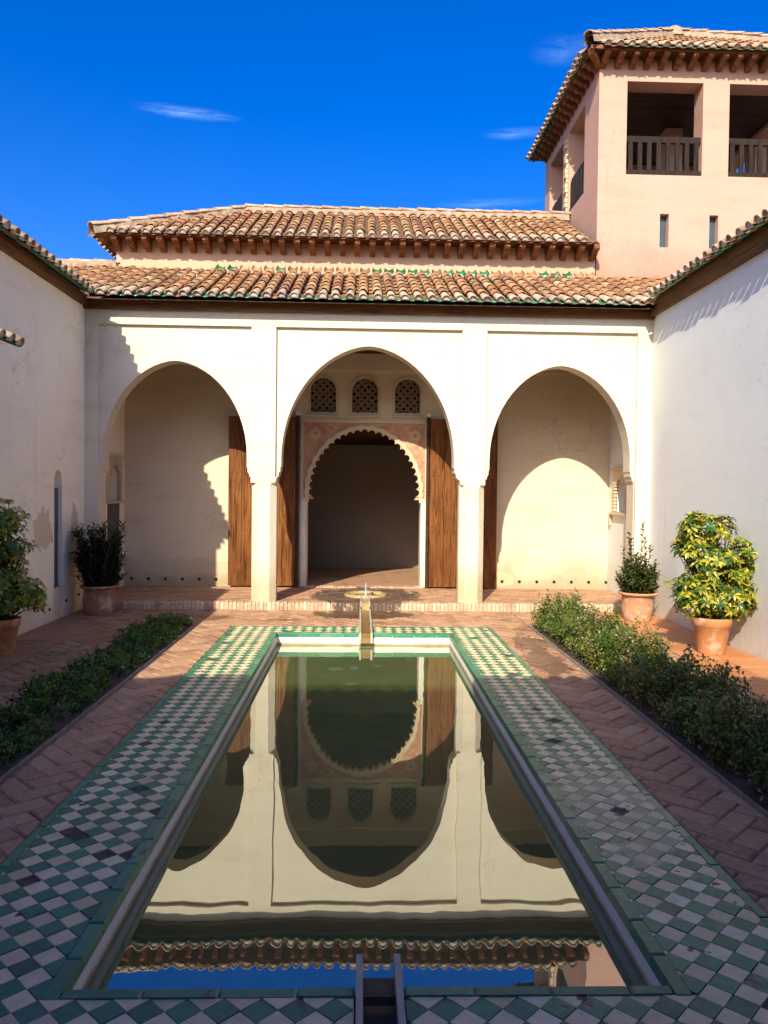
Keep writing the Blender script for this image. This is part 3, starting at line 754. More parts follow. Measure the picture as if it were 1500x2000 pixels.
for cx, cz in ((-.753, 2.616), (.888, 2.60)):                          # eight-pointed rosettes
    st = MB()
    for ang in range(0, 180, 22):
        for off in (-.046, .046):
            ux, uz = math.cos(R(ang + 11)), math.sin(R(ang + 11)); hl = math.sqrt(max(0, .094 ** 2 - off * off)); w = .0038
            c0 = (cx - uz * off, cz + ux * off)
            st.slab([(c0[0] - ux * hl - uz * -w, c0[1] - uz * hl + ux * -w), (c0[0] + ux * hl - uz * -w, c0[1] + uz * hl + ux * -w), (c0[0] + ux * hl - uz * w, c0[1] + uz * hl + ux * w), (c0[0] - ux * hl - uz * w, c0[1] - uz * hl + ux * w)], [], XZ(YB - .031 - ang * 2e-5 - off * .01), 0, .02)
    st.build('rosette', STUC, frm)
for (a, b) in ((-.985, DX0 + .012), (DX1 - .012, 1.095)):
    MB().box((a, YB - .025, .1), (b, YB + .34, 1.56)).build('door_jamb', PIER, north)
    xo = (b - .03 if a < 0 else a - .03)
    MB().box((xo, YB - .035, 1.50), (xo + .06, YB + .1, 1.60)).build('impost', STUC, frm)
# doors folded back against the porch wall
def door(x0, x1, hinge):
    dr = bpy.data.objects.new('door', None); C.objects.link(dr); dr.parent = north
    n = 5; w = (x1 - x0) / n
    xs = [x0]
    for i in range(n): xs.append(x1 if i == n - 1 else x0 + w * (i + 1) + rnd(-.03, .03))
    for i in range(n):
        dz = rnd(-.004, .004)
        MB().box((xs[i] + .003, 12.685 + rnd(-.003, .003), .125 + dz), (xs[i + 1] - .003, 12.735, 2.872)).build('plank', DOOR, dr)
    for z in (.24, 1.02, 1.95, 2.62):
        MB().box((x0 + .02, 12.735, z - .06), (x1 - .02, 12.765, z + .06)).build('ledge', DARKW, dr)
        for i in range(n):
            for xx in (xs[i] + w * .25, xs[i] + w * .72):
                if z > 2.5: continue
                MB().lathe([(0, -.006), (.006, -.004), (.009, .0), (.009, .006)], (0, 0, 0), 8).build('nail', BLACK, dr).matrix_local = Matrix.Translation((xx, 12.681, z)) @ Matrix.Rotation(R(-90), 4, 'X') 
    hx = hinge
    MB().tube([(hx, 12.72, .1), (hx, 12.72, 2.95)], [.028, .028], 10).build('hinge_post', DARKW, dr)
    MB().box((hx - .035, 12.69, 2.90), (hx + .035, YB, 2.96)).build('hinge_block', PIER, dr)
door(-2.145, -1.06, -1.03); door(1.125, 2.235, 1.095)
# room behind
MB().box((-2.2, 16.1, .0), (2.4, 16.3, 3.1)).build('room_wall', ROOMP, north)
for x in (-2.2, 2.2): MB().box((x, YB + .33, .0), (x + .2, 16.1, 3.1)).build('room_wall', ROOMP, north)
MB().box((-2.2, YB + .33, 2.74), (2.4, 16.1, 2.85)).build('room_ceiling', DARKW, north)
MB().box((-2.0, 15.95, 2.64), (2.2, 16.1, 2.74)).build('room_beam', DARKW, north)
# small floor vents along the porch wall
for x in [-3.73 + .275 * i for i in range(6)] + [2.36 + .29 * i for i in range(7)]:
    MB().lathe([(0, .0), (.013, .0), (.019, -.006), (.026, -.006), (.026, .01)], (0, 0, 0), 10).build('vent', BLACK, north).matrix_local = Matrix.Translation((x, YB - .002, .21)) @ Matrix.Rotation(R(-90), 4, 'X')
# eave beam, lower roof
MB().box((WL, YF - .07, 4.155), (WR, YF + .05, 4.40)).build('eave_beam', BEAM, north)
LS = .44
lroof = MB().add([(-7.2, 10.70, 4.235), (7.5, 10.70, 4.235), (7.5, YB + .05, 4.235 + 2.17 * LS), (-7.2, YB + .05, 4.235 + 2.17 * LS)], [(0, 1, 2, 3)]).add(
    [(-3.86, 10.76, 4.245), (4.13, 10.76, 4.245), (4.13, YF, 4.33), (-3.86, YF, 4.33)], [(0, 1, 2, 3)]).build('lower_roof', DECK, north)
X0e, X1e = -3.60, 3.88; SP = .187
def span_low(t):
    x = -7.0 + t
    s = 0 if X0e - .05 <= x <= X1e + .05 else ((X0e - x) if x < X0e else (x - X1e))
    return s, 2.09
tiled_slope(lroof, (-7.0, 10.715, 4.285), (1, 0, 0), (0, 1, 0), LS, int(14.2 / SP), span_low, SP, 7)
top = MB()
MB().box((-7.0, YB - .06, 5.18), (-3.98, YB + .25, 5.335)).build('parapet', MORT, lroof)
ridge(lroof, (-7.0, YB + .08, 5.33), (-4.0, YB + .08, 5.33), bed=False)
for i in range(32):
    x = -2.28 + i * SP * 1.03
    f = frame((x, YB - .17, 5.165), (1, 0, 0), (0, .8, .6)); vs = []
    for y in (-.03, .14):
        for rr in (.082, .068):
            for q in range(7):
                an = math.pi + math.pi * q / 6; vs.append(f @ Vector((rr * math.cos(an) * (1 if y < 0 else .8), y, .085 + rr * math.sin(an) * .7)))
    fs = []
    for q in range(6): fs += [(q, q + 1, 14 + q + 1, 14 + q), (7 + q, 21 + q, 21 + q + 1, 7 + q + 1), (q, 7 + q, 7 + q + 1, q + 1)]
    if x < 3.8: MB().add(vs, fs).build('top_tile', RTG if random.random() < .5 else RT, lroof, True)
# upper block
UX0, UX1 = -4.0, 3.83
MB().box((UX0, YB + .02, 4.4), (UX1, YB + .36, 5.86)).build('upper_wall', CREAM, north)
MB().box((UX0, YB + .36, 4.4), (UX0 + .3, 16.4, 5.80)).build('upper_wall', CREAM, north)
MB().box((UX0 + .3, 16.1, 4.4), (UX1, 16.4, 5.80)).build('upper_wall', CREAM, north)
US = .515; EY = 12.48; EX = -4.25; RY = 14.55; EZ = 5.715; RZ = EZ + (RY - EY) * US; XE = 3.78; HXp = EX + (RY - EY)
uroof = MB().add([(EX, EY, EZ), (XE, EY, EZ), (XE, RY, RZ), (HXp, RY, RZ), (EX, 2 * RY - EY, EZ), (XE, 2 * RY - EY, EZ)],
                 [(0, 1, 2, 3), (4, 0, 3), (5, 4, 3, 2)]).build('upper_roof', DECK, north)
tiled_slope(uroof, (EX, EY, EZ - .02), (1, 0, 0), (0, 1, 0), US, int((XE - EX) / SP), lambda t: (0, min(RY - EY, t - .02)), SP, 6, green_pan=False, plug=True)
tiled_slope(uroof, (EX, EY, EZ - .02), (0, 1, 0), (1, 0, 0), US, 22, lambda t: (0, min(t - .02, 2.1, 4.2 - t)), SP, 1, green_pan=False)
ridge(uroof, (EX - .03, EY - .03, EZ + .06), (HXp, RY, RZ + .09)); ridge(uroof, (HXp, RY, RZ + .09), (XE + .04, RY, RZ + .09))
def bracket_mesh(name, Lb=.34, hb=.19, wb=.09):
    pr = [(0, 0), (0, -hb)] + [(-Lb * a, -hb * b) for a, b in ((.24, 1), (.30, .86), (.52, .84), (.62, .72), (.70, .56), (.93, .54), (1, .44), (1, 0))]
    return MB().slab(pr, [], lambda u, v, dd: (dd, u, v), -wb / 2, wb / 2).mesh(name, BRK)
BRM = bracket_mesh('bracket')
n = 33
for i in range(n):
    x = UX0 + .05 + i * (UX1 - UX0 - .12) / (n - 1)
    link('bracket', BRM, north, Matrix.Translation((x, YB + .02, 5.712)))
MB().box((UX0 - .2, EY + .05, 5.713), (UX1 - .05, YB + .05, 5.735)).build('soffit', SOFF, north)
MB().box((EX + .06, YB + .05, 5.713), (UX0 + .1, 16.3, 5.735)).build('soffit', SOFF, north)
for i in range(12): link('bracket', BRM, north, Matrix.Translation((UX0, YB + .2 + i * .25, 5.712)) @ Matrix.Rotation(R(-90), 4, 'Z') @ Matrix.Diagonal((1, .5, 1, 1)))
MB().box((UX0 - .2, EY + .03, 5.695), (UX1 - .05, EY + .055, 5.745)).build('fascia', BRK, north)

# porch pavement with a brick-edged step
porch = struct(MB().box((WL, YF - .02, -.05), (WR, YB + .3, .088)).build('porch_pavement', BORD))
bk = []
y = YF + .06; row = 0
while y < YB - .14:
    x = WL + (.0 if row % 2 else -.13)
    while x < WR:
        P = clip_rect(rect(x, x + .27, y, y + .075), WL + .01, WR - .01, YF + .05, YB - .12)
        if len(P) > 2 and area(P) > 1e-3:
            vs, fs = slabpiece(P, .003, .005, .100 + rnd(-.0025, .0025), .03, .015); bk.append((vs, fs, BRICK))
        x += .27
    y += .075; row += 1
lay(bk, porch, 'brick', 0)
x = WL + .01
while x < WR - .04:                                                   # bricks on edge along the step
    w = rnd(.048, .062)
    y0 = YF - .055 + rnd(-.008, .006); y1 = YF + .052; z1 = .104 + rnd(-.010, .004)
    if not (CX0 - .02 < x + w / 2 < CX1 + .02):
        b = MB(); vs = [(x + .003, y0, -.01), (x + w - .003, y0, -.01), (x + w - .003, y0, z1 - .02), (x + .003, y0, z1 - .02), (x + .007, y0 + .02, z1), (x + w - .007, y0 + .02, z1), (x + .003, y1, z1), (x + w - .003, y1, z1), (x + .003, y1, -.01), (x + w - .003, y1, -.01)]
        b.add(vs, [(0, 1, 2, 3), (3, 2, 5, 4), (4, 5, 7, 6), (1, 9, 7, 5, 2), (0, 3, 4, 6, 8)]).build('step_brick', STEPB, porch)
    x += w
x = DX0 - .02
while x < DX1 + .01:                                                  # door threshold
    MB().add(*slabpiece(rect(x, x + .06, YB - .115, YB + .12), .003, .006, .112 + rnd(-.004, .004), .05)).build('threshold_brick', STEPB, porch); x += .061
rf = MB().box((-2.0, YB + .1, .0), (2.2, 16.1, .103)).build('room_floor', BRICK, porch)

# ------------------------------------------------------------------ wings left and right
def wing(name, label, X, s, wallmat, eaveX, holes, z0, Y0=-2.2, Y1=13.1):
    """s = +1: wall faces +X (left wing)"""
    g = empty(name, label, 'building')
    MB().slab(rect(Y0, Y1, -.04, 4.40), holes, YZ(X), 0, -s * .35).build('wall', wallmat, g)
    MB().box((min(X, X + s * .07), Y0, 4.185), (max(X, X + s * .07), YF - .075, z0 + .055)).build('eave_beam', BEAMY, g)
    run_ = 2.3; ex = eaveX
    bx = X - s * run_
    rf_ = MB().add([(ex - s * .04, Y0, z0 - .01), (ex - s * .04, 10.6, z0 - .01), (bx, 10.6 + abs(bx - ex), z0 - .03 + abs(bx - ex) * LS), (bx, Y0, z0 - .03 + abs(bx - ex) * LS)], [(0, 1, 2, 3)]).build('roof', DECK, g)
    tiled_slope(rf_, (ex, Y0, z0), (0, 1, 0), (-s, 0, 0), LS, int((10.62 - Y0) / SP), lambda t: (0, abs(bx - ex)), SP, 1, tile_rows=99)
    MB().box((min(bx, bx - s * .3), Y0, -.04), (max(bx, bx - s * .3), Y1, z0 + abs(bx - ex) * LS - .05)).build('outer_wall', wallmat, g)
    return g
win = roundhole(9.905, 10.158, .40, 1.90); nL = archpath(12.24, .27, 1.72, 2.06, 8); nL = [(11.97, 1.50)] + nL + [(12.51, 1.50)]
lw = wing('left_wing', 'shaded white wall with tiled eave along the left side of the court', WL, 1, WHITE_L, -3.66, [win, nL], 4.27, 7.7)
MB().slab(roundhole(9.90, 10.163, .39, 1.905), [], YZ(WL - .12), 0, -.03).build('niche_back', WHITE_L, lw)
MB().box((WL - .118, 9.907, .41), (WL - .05, 10.156, 1.67)).build('niche_board', GREYP, lw)
nR = archpath(12.18, .27, 1.62, 1.93, 8); nR = [(11.91, 1.40)] + nR + [(12.45, 1.40)]
rw = wing('right_wing', 'sunlit white wall with green edged tile eave along the right side of the court', WR, -1, WHITE_R, 3.97, [nR], 4.36)
for (g, X, s, nn, zc) in ((lw, WL, 1, nL, 1.5), (rw, WR, -1, nR, 1.40)):
    y0, y1 = nn[0][0], nn[-1][0]
    MB().slab(rect(y0 - .03, y1 + .03, zc - .03, 2.12), [], YZ(X - s * .15), 0, -s * .03).build('niche_back', STUC, g)
    ar = MB().slab(rect(y0 - .10, y1 + .10, zc - .01, zc + .66), [nn], YZ(X + s * .03), 0, -s * .05).build('niche_frame', STUC, g)
    MB().box((min(X, X + s * .06), y0 - .13, zc - .05), (max(X, X + s * .06), y1 + .13, zc - .012)).build('niche_sill', STUC, ar)
    MB().box((min(X, X + s * .06), y0 - .13, zc + .66), (max(X, X + s * .06), y1 + .13, zc + .70)).build('niche_cornice', STUC, ar)
    tee = MB(); pts = nn
    for i in range(len(pts) - 1):
        (u0_, v0_), (u1_, v1_) = pts[i], pts[i + 1]; seg = max(1, int(math.hypot(u1_ - u0_, v1_ - v0_) / .05))
        for q in range(seg):
            u, v = u0_ + (u1_ - u0_) * (q + .5) / seg, v0_ + (v1_ - v0_) * (q + .5) / seg
            tee.box((min(X - s * .01, X + s * .045), u - .016, v - .016), (max(X - s * .01, X + s * .045), u + .016, v + .016))
    tee.build('niche_carving', STUC, ar)
MB().box((WL - .01, 11.96, .1), (WL + .012, 12.52, 1.44)).build('dado_panel', GREYP, lw)
# porch end piece on the right: slim switch plate
MB().box((4.08, 12.62, 1.18), (4.125, 12.70, 1.36)).build('switch_plate', STUC, rw)
# lower wing continuing the left side towards the viewer
low = empty('low_wing', 'lower tiled roof end jutting in at the left edge above the yellow green bush', 'building')
MB().box((WL - .35, -2.2, -.04), (WL, 7.698, 3.06)).build('wall', WHITE_L, low)
hood = MB().add([(-3.49, -2.2, 3.06), (-3.49, 7.84, 3.06), (-6.1, 7.84, 3.06 + 2.61 * LS), (-6.1, -2.2, 3.06 + 2.61 * LS)], [(0, 1, 2, 3)]).build('roof', DECK, low)
tiled_slope(hood, (-3.45, 7.88 - 53 * SP, 3.07), (0, 1, 0), (-1, 0, 0), LS, 53, lambda t: (0, 2.5), SP, 1)
for y in (5.75, 6.4, 7.05, 7.66): MB().box((WL - .02, y - .05, 2.93), (-3.56, y + .05, 3.04)).build('eave_bracket', BRK, low)
MB().box((-6.1, 7.40, -.04), (WL - .352, 7.69, 5.0)).build('end_wall', WHITE_L, low)
for (yy, zz) in ((9.3, .22), (9.75, .16), (10.3, .2), (10.75, .22)):
    MB().lathe([(0, .0), (.012, .0), (.018, -.005), (.022, .01)], (0, 0, 0), 8).build('vent', BLACK, lw).matrix_local = Matrix.Translation((WL + .002, yy, zz)) @ Matrix.Rotation(R(90), 4, 'Y')

# ------------------------------------------------------------------ tower
tw = empty('tower', 'pink plastered tower with open balconies and hipped tile roof at top right', 'tower')
TX, TX2, TYf, TYb, TZ = 3.855, 7.77, 12.86, 16.6, 8.86
fo = [rect(4.32, 5.59, 6.965, 8.485), rect(6.03, 7.30, 6.965, 8.485), rect(4.905, 5.055, 5.78, 6.33), rect(5.735, 5.885, 5.78, 6.325)]
MB().slab(rect(TX, TX2, 4.3, TZ), fo, XZ(TYf), 0, .35).build('front_wall', PINK, tw)
so_ = [rect(13.68, 14.73, 6.965, 8.485), rect(15.13, 16.2, 6.965, 8.485)]
MB().slab(rect(TYf + .35, TYb - .35, 4.3, TZ), so_, YZ(TX), 0, .35).build('side_wall', PINK, tw)
MB().slab(rect(TYf + .35, TYb - .35, 4.3, TZ), so_, YZ(TX2 - .35), 0, .35).build('side_wall', PINK, tw)
MB().slab(rect(TX, TX2, 4.3, TZ), fo[:2], XZ(TYb - .35), 0, .35).build('back_wall', PINK, tw)
MB().box((TX + .35, TYf + .35, 8.56), (TX2 - .35, TYb - .35, 8.66)).build('ceiling', DARKW, tw)
MB().box((TX + .35, TYf + .35, 6.55), (TX2 - .35, TYb - .35, 6.75)).build('floor', DARKW, tw)
MB().box((5.65, 14.6, 6.75), (5.97, 14.9, 8.56)).build('inner_pier', PINK, tw)
for f in fo[2:]:
    (a, c), (b, e) = f[0], f[2]
    MB().box((a, TYf + .12, c), (b, TYf + .16, e)).build('slit_window', GLASS, tw)
bal = MB().slab([(-.036, 0), (.036, 0), (.036, .44), (0, .50), (-.036, .44)], [], lambda u, v, dd: (u, dd, v), -.018, .018).mesh('baluster', RAIL)
def railing(p0, p1):
    p0, p1 = Vector(p0), Vector(p1); dd = p1 - p0; Ld = dd.length; ang = math.atan2(dd.y, dd.x)
    rl = bpy.data.objects.new('railing', None); C.objects.link(rl); rl.parent = tw
    rl.matrix_local = Matrix.Translation(p0) @ Matrix.Rotation(ang, 4, 'Z')
    MB().box((-.01, -.035, .0), (Ld + .01, .045, .085)).build('bottom_rail', RAIL, rl)
    MB().box((-.01, .0, .555), (Ld + .01, .06, .655)).build('top_rail', RAIL, rl)
    n = max(3, round(Ld / .158))
    for i in range(n): link('baluster', bal, rl, Matrix.Translation(((i + .5) * Ld / n - .0, -.012, .085)))
for zz, (a, b) in ((6.968, (4.325, 5.585)), (6.968, (6.035, 7.295))): railing((a, TYf + .06, zz), (b, TYf + .06, zz))
railing((TX + .06, 14.725, 6.968), (TX + .06, 13.685, 6.968)); railing((TX + .06, 16.195, 6.968), (TX + .06, 15.135, 6.968))
col = MB()
for i in range(15):
    z = 7.02 + i * .092; w = .075 if i % 2 else .055; w += rnd(-.008, .008)
    col.box((TX - .03 - (.02 if i % 3 else 0), 14.76 + rnd(0, .015), z), (TX + .01, 14.76 + w * 2, z + .078))
col.build('carved_column', STUC, tw)
EO = .34; ez = 8.90; cxT, cyT = (TX + TX2) / 2, (TYf + TYb) / 2
ex0, ex1, ey0, ey1 = TX - .27, TX2 + .30, TYf - EO, TYb + .30
hz = ez + .64 * (cyT - ey0)
troof = MB().add([(ex0, ey0, ez), (ex1, ey0, ez), (ex1, ey1, ez), (ex0, ey1, ez), (cxT - .05, cyT, hz), (cxT + .05, cyT, hz)], [(0, 1, 5, 4), (1, 2, 5), (2, 3, 4, 5), (3, 0, 4)]).build('roof', DECK, tw)
TS = (hz - ez) / (cyT - ey0); wx = cxT - ex0
tiled_slope(troof, (ex0, ey0, ez - .06), (1, 0, 0), (0, 1, 0), TS, int((ex1 - ex0) / SP), lambda t: (0, max(0, min(t, ex1 - ex0 - t) * (cyT - ey0) / wx - .04)), SP, 2)
TS2 = (hz - ez) / wx
tiled_slope(troof, (ex0, ey0, ez - .06), (0, 1, 0), (1, 0, 0), TS2, int((ey1 - ey0) / SP), lambda t: (0, max(0, min(t, ey1 - ey0 - t) * wx / (cyT - ey0) - .04)), SP, 1)
for (x, y) in ((ex0 - .03, ey0 - .03), (ex1, ey0), (ex0, ey1), (ex1, ey1)): ridge(troof, (x, y, ez + .08), (cxT, cyT, hz + .10))
MB().lathe([(.26, -.16), (.2, .0), (.1, .09), (0, .13)], (cxT, cyT, hz + .08), 14).build('roof_cap', MORT, troof)
MB().slab(rect(ex0 + .05, ex1 - .05, ey0 + .06, ey1 - .05), [], XY(8.845), 0, .03).build('soffit', SOFF, tw)
for (a, b) in (((ex0 + .03, ey0 + .025, 8.825), (ex1 - .03, ey0 + .055, 8.885)), ((ex0 + .03, ey0 + .055, 8.825), (ex0 + .06, ey1 - .04, 8.885))): MB().box(a, b).build('fascia', BRK, tw)
BRT = bracket_mesh('bracket', .30, .17, .09); BRS = bracket_mesh('bracket', .26, .17, .09)
for i in range(17): link('bracket', BRT, tw, Matrix.Translation((TX + .04 + i * .241, TYf, 8.843)))
for i in range(15): link('bracket', BRS, tw, Matrix.Translation((TX, TYf + .1 + i * .25, 8.843)) @ Matrix.Rotation(R(-90), 4, 'Z'))
MB().slab([(0, 0), (0, -.17), (-.13, -.15), (-.3, -.09), (-.38, 0)], [], lambda u, v, dd: (dd, u, v), -.05, .05).build('corner_bracket', BRK, tw).matrix_local = Matrix.Translation((TX, TYf, 8.842)) @ Matrix.Rotation(R(-40), 4, 'Z')

# ------------------------------------------------------------------ the building behind the camera
south = empty('opposite_building', 'building closing the near side of the court behind the viewer', 'building')
so2 = [(x, z) for x, z in out]
MB().slab(so2, [], XZ(.24), 0, -.31).build('arcade_wall', FAC, south)
for (x0, x1) in (PLx, PRx): MB().box((x0, -.068, .0), (x1, .238, 1.86)).build('pillar', FAC, south)
MB().box((WL, -1.95, 0), (WR, -1.62, 5.6)).build('porch_back_wall', PORCH, south)
MB().box((WL, -.07, 4.12), (WR, .31, 4.40)).build('eave_beam', BEAM, south)
sroof = MB().add([(-6.2, .56, 4.32), (6.4, .56, 4.32), (6.4, -1.7, 4.32 + 2.26 * LS), (-6.2, -1.7, 4.32 + 2.26 * LS)], [(0, 1, 2, 3)]).build('roof', DECK, south)
tiled_slope(sroof, (-3.55, .55, 4.27), (1, 0, 0), (0, -1, 0), LS, int(7.3 / SP), lambda t: (0, 2.1), SP, 0)
MB().add([(-4.2, -1.2, 5.55), (4.4, -1.2, 5.55), (4.4, -3.3, 6.6), (-4.2, -3.3, 6.6), (-4.2, -5.4, 5.5), (4.4, -5.4, 5.5)], [(0, 1, 2, 3), (3, 2, 5, 4)]).build('upper_roof', RT, south)
MB().box((-6.2, -5.3, 0), (6.4, -4.95, 5.5)).build('rear_wall', CREAM, south)

# ------------------------------------------------------------------ fountain and channels
fo_ = empty('fountain_basin', 'shallow round stone basin with a small bubbling jet in the porch floor', 'fountain')
fo_.location = (.092, 11.76, .1)
MB().lathe([(0, -.012), (.20, -.008), (.245, .010), (.262, .028), (.285, .036), (.312, .034), (.322, .02), (.322, -.01)], (0, 0, 0), 48).build('basin', BASIN, fo_, True)
def clearwater():
    m, nt, b = mat('splashing_water'); b.inputs['Base Color'].default_value = (.9, .95, 1, 1); b.inputs['Roughness'].default_value = .05; b.inputs['Transmission Weight'].default_value = .6; return m
CW = clearwater()
MB().lathe([(0, .013), (.05, .012), (.11, .004)], (0, 0, 0), 24).build('basin_water', CW, fo_)
jet = MB(); jet.tube([(0, 0, .0), (.003, 0, .06), (-.003, 0, .12), (.002, 0, .17), (.006, 0, .195)], [.012, .010, .009, .008, .003], 8)
for i in range(16):
    a = rnd(0, 6.28); r = rnd(.015, .06); z = rnd(.03, .17) * (1 - r * 6); q = rnd(.003, .006)
    jet.lathe([(0, -q), (q, 0), (0, q)], (r * math.cos(a), r * math.sin(a), max(.02, z)), 6)
jet.build('water_jet', CW, fo_, True)
MB().tube([(.10, .02, 0), (.10, .02, .05)], [.012, .012], 8).build('nozzle', BLACK, fo_)
def channel(name, label, y0, y1, over0, over1, bedz, bedm):
    g = empty(name, label, 'water channel'); g.location = ((CX0 + CX1) / 2, (y0 + y1) / 2, 0); g0 = g.location.copy(); T = Matrix.Translation(-g0)
    def P(b, nm, m): o = b.build(nm, m, g); o.matrix_local = T; return o
    for xa, xb in ((CX0 - .012, CX0 + .011), (CX1 - .011, CX1 + .012)):
        P(MB().add(*slabpiece(rect(xa, xb, y0 - over0, y1 + over1), .0005, .003, .026, .12)), 'channel_side', MARB)
    P(MB().box((CX0 + .010, y0 - over0 + .02, -.10), (CX1 - .010, y1 + over1 - .02, bedz)), 'channel_bed', bedm)
    return g
ch1 = channel('water_channel', 'pale stone water channel leading from the fountain to the far pool edge', PY1 - .0, YF - .06, .09, .0, .008, CHAN)
ch2 = channel('water_channel', 'shaded water channel entering the near edge of the pool', .9, PY0, 0, .16, -.05, CHAND)
sp = empty('fountain_spout', 'small stone spout dropping from the fountain basin over the brick step', 'spout'); sp.location = (.08, YF, .1); 
MB().box((-.045, -.075, -.045), (.060, .46, .004)).build('spout_bed', BASIN, sp)
for s in (-.058, .062): MB().box((s - .010, -.08, -.05), (s + .010, .46, .028)).build('spout_side', MARB, sp)
MB().box((-.045, -.085, -.10), (.060, -.072, .006)).build('spout_lip', BASIN, sp)

# ------------------------------------------------------------------ plants
class Leaves(MB):
    def __init__(s): super().__init__(); s.c = []
    def leaf(s, p, d, n, l, w, ce, cm, droop=.25):
        d = d.normalized(); sd_ = d.cross(n)
        if sd_.length < 1e-4: sd_ = d.orthogonal()
        sd_.normalize(); nn = sd_.cross(d)
        m = p + d * l * .55 - nn * l * droop * .15; e = p + d * l - nn * l * droop
        o = len(s.v)
        s.v += [tuple(p), tuple(m + sd_ * w / 2 + nn * w * .12), tuple(e), tuple(m - sd_ * w / 2 + nn * w * .12), tuple(m)]
        s.f += [(o, o + 1, o + 4), (o + 1, o + 2, o + 4), (o, o + 4, o + 3), (o + 4, o + 2, o + 3)]; s.m += [0] * 4
        s.c += [(*cm, 1), (*ce, 1), (*ce, 1), (*ce, 1), (*cm, 1)]
def rv(): 
    while True:
        v = Vector((rnd(-1, 1), rnd(-1, 1), rnd(-1, 1)))
        if .05 < v.length < 1: return v.normalized()
def vary(c, a=.2): k = 1 + rnd(-a, a); return tuple(x * k for x in c)
def pot(prof, m, parent, soilr, soilz):
    MB().lathe(prof, (0, 0, 0), 36).build('pot', m, parent, True)
    MB().lathe([(0, soilz + .015), (soilr * .6, soilz + .01), (soilr, soilz)], (0, 0, 0), 24).build('soil', SOIL, parent)
P_PLAIN = lambda rb, rt_, hh, lip: [(0, .0), (rb, .0), (rb + .004, .01), (rb + (rt_ - rb) * .74, hh * .76), (rb + (rt_ - rb) * .76 + lip, hh * .78), (rt_ + lip * .6, hh * .98), (rt_ + lip * .3, hh), (rt_ - .02, hh), (rt_ - .03, hh * .85)]
P_BOWL = lambda rb, rt_, hh: [(0, 0), (rb, 0), (rb + .006, .012), (rb + (rt_ - rb) * .5, hh * .45), (rt_ - .05, hh * .84), (rt_ - .03, hh * .90), (rt_ - .004, hh * .92), (rt_ + .006, hh * .96), (rt_ - .002, hh), (rt_ - .03, hh), (rt_ - .05, hh * .88)]
def stem_to(b, base, tip, r): 
    mid = (Vector(base) + Vector(tip)) / 2 + Vector((rnd(-.03, .03), rnd(-.03, .03), .03)); b.tube([base, mid, tip], [r, r * .75, r * .4], 5)
def schefflera(label, loc, potprof, potm, soil, blobs, n, yel, gre):
    g = empty('potted_shrub', label, 'potted plant', 'potted plants'); g.location = loc
    pot(potprof, potm, g, *soil)
    lv = Leaves(); st = MB()
    for q in range(11):
        c, r = random.choice(blobs[:7]); u = rv(); blobs = blobs + [(tuple(c[k_] + u[k_] * r[k_] * rnd(.9, 1.15) for k_ in range(3)), (rnd(.05, .11), rnd(.05, .1), rnd(.05, .12)))]
    tot = sum(b[1][0] * b[1][2] + b[1][0] * b[1][1] for b in blobs)
    for (c, r) in blobs:
        c = Vector(c); k = int(n * (r[0] * r[2] + r[0] * r[1]) / tot)
        for i in range(k):
            u = rv(); rad = rnd(.3, 1.0) ** .45 * rnd(.85, 1.12)
            p = c + Vector((u.x * r[0], u.y * r[1], u.z * r[2])) * rad
            ax = (u * .8 + Vector((0, -.1, .75)) + rv() * .35).normalized()
            if i % 4 == 0: stem_to(st, (rnd(-.05, .05), rnd(-.05, .05), soil[1]), p, .008)
            t1 = ax.orthogonal().normalized(); t2 = ax.cross(t1); nl = random.randint(6, 9); a0 = rnd(0, 6.28)
            isg = random.random() < .18
            for q in range(nl):
                a = a0 + 6.283 * q / nl; d_ = (t1 * math.cos(a) + t2 * math.sin(a)) + ax * rnd(.05, .4)
                ce, cm = (vary(gre), vary(gre)) if isg or random.random() < .25 else (vary(yel, .25), vary(gre, .3) if random.random() < .7 else vary(yel))
                lv.leaf(p, d_, ax, rnd(.065, .105), rnd(.026, .04), ce, cm, rnd(.1, .5))
        stem_to(st, (0, 0, soil[1] - .02), tuple(c), .014)
    lv.build('foliage', LEAF, g, kind='stuff'); st.build('stems', TWIG, g)
    return g
YEL = (.60, .52, .03); GRE = (.045, .12, .018)
schefflera('large yellow variegated bush in a conical clay pot against the sunlit wall', (3.73, 8.10, 0), P_PLAIN(.135, .20, .385, .012), CLAY2, (.17, .34),
           [((-.06, 0, 1.33), (.31, .24, .17)), ((-.20, 0, 1.12), (.20, .2, .13)), ((-.02, 0, 1.0), (.26, .24, .2)), ((.30, .02, 1.0), (.15, .2, .24)), ((.04, -.02, .68), (.44, .33, .27)), ((.28, 0, .60), (.2, .22, .24)), ((-.2, 0, .58), (.2, .22, .2))], 700, YEL, GRE)
schefflera('yellow green bush in a clay pot against the shaded wall at left edge', (-3.60, 7.86, 0), P_PLAIN(.135, .20, .36, .012), CLAY2, (.17, .32),
           [((-.02, 0, 1.36), (.28, .24, .2)), ((.03, 0, 1.14), (.29, .26, .2)), ((.0, 0, .9), (.25, .26, .2)), ((.06, 0, .62), (.30, .3, .22)), ((.30, -.05, .66), (.16, .18, .2)), ((-.1, 0, .55), (.3, .3, .2))], 460, (.58, .52, .05), (.08, .18, .025))
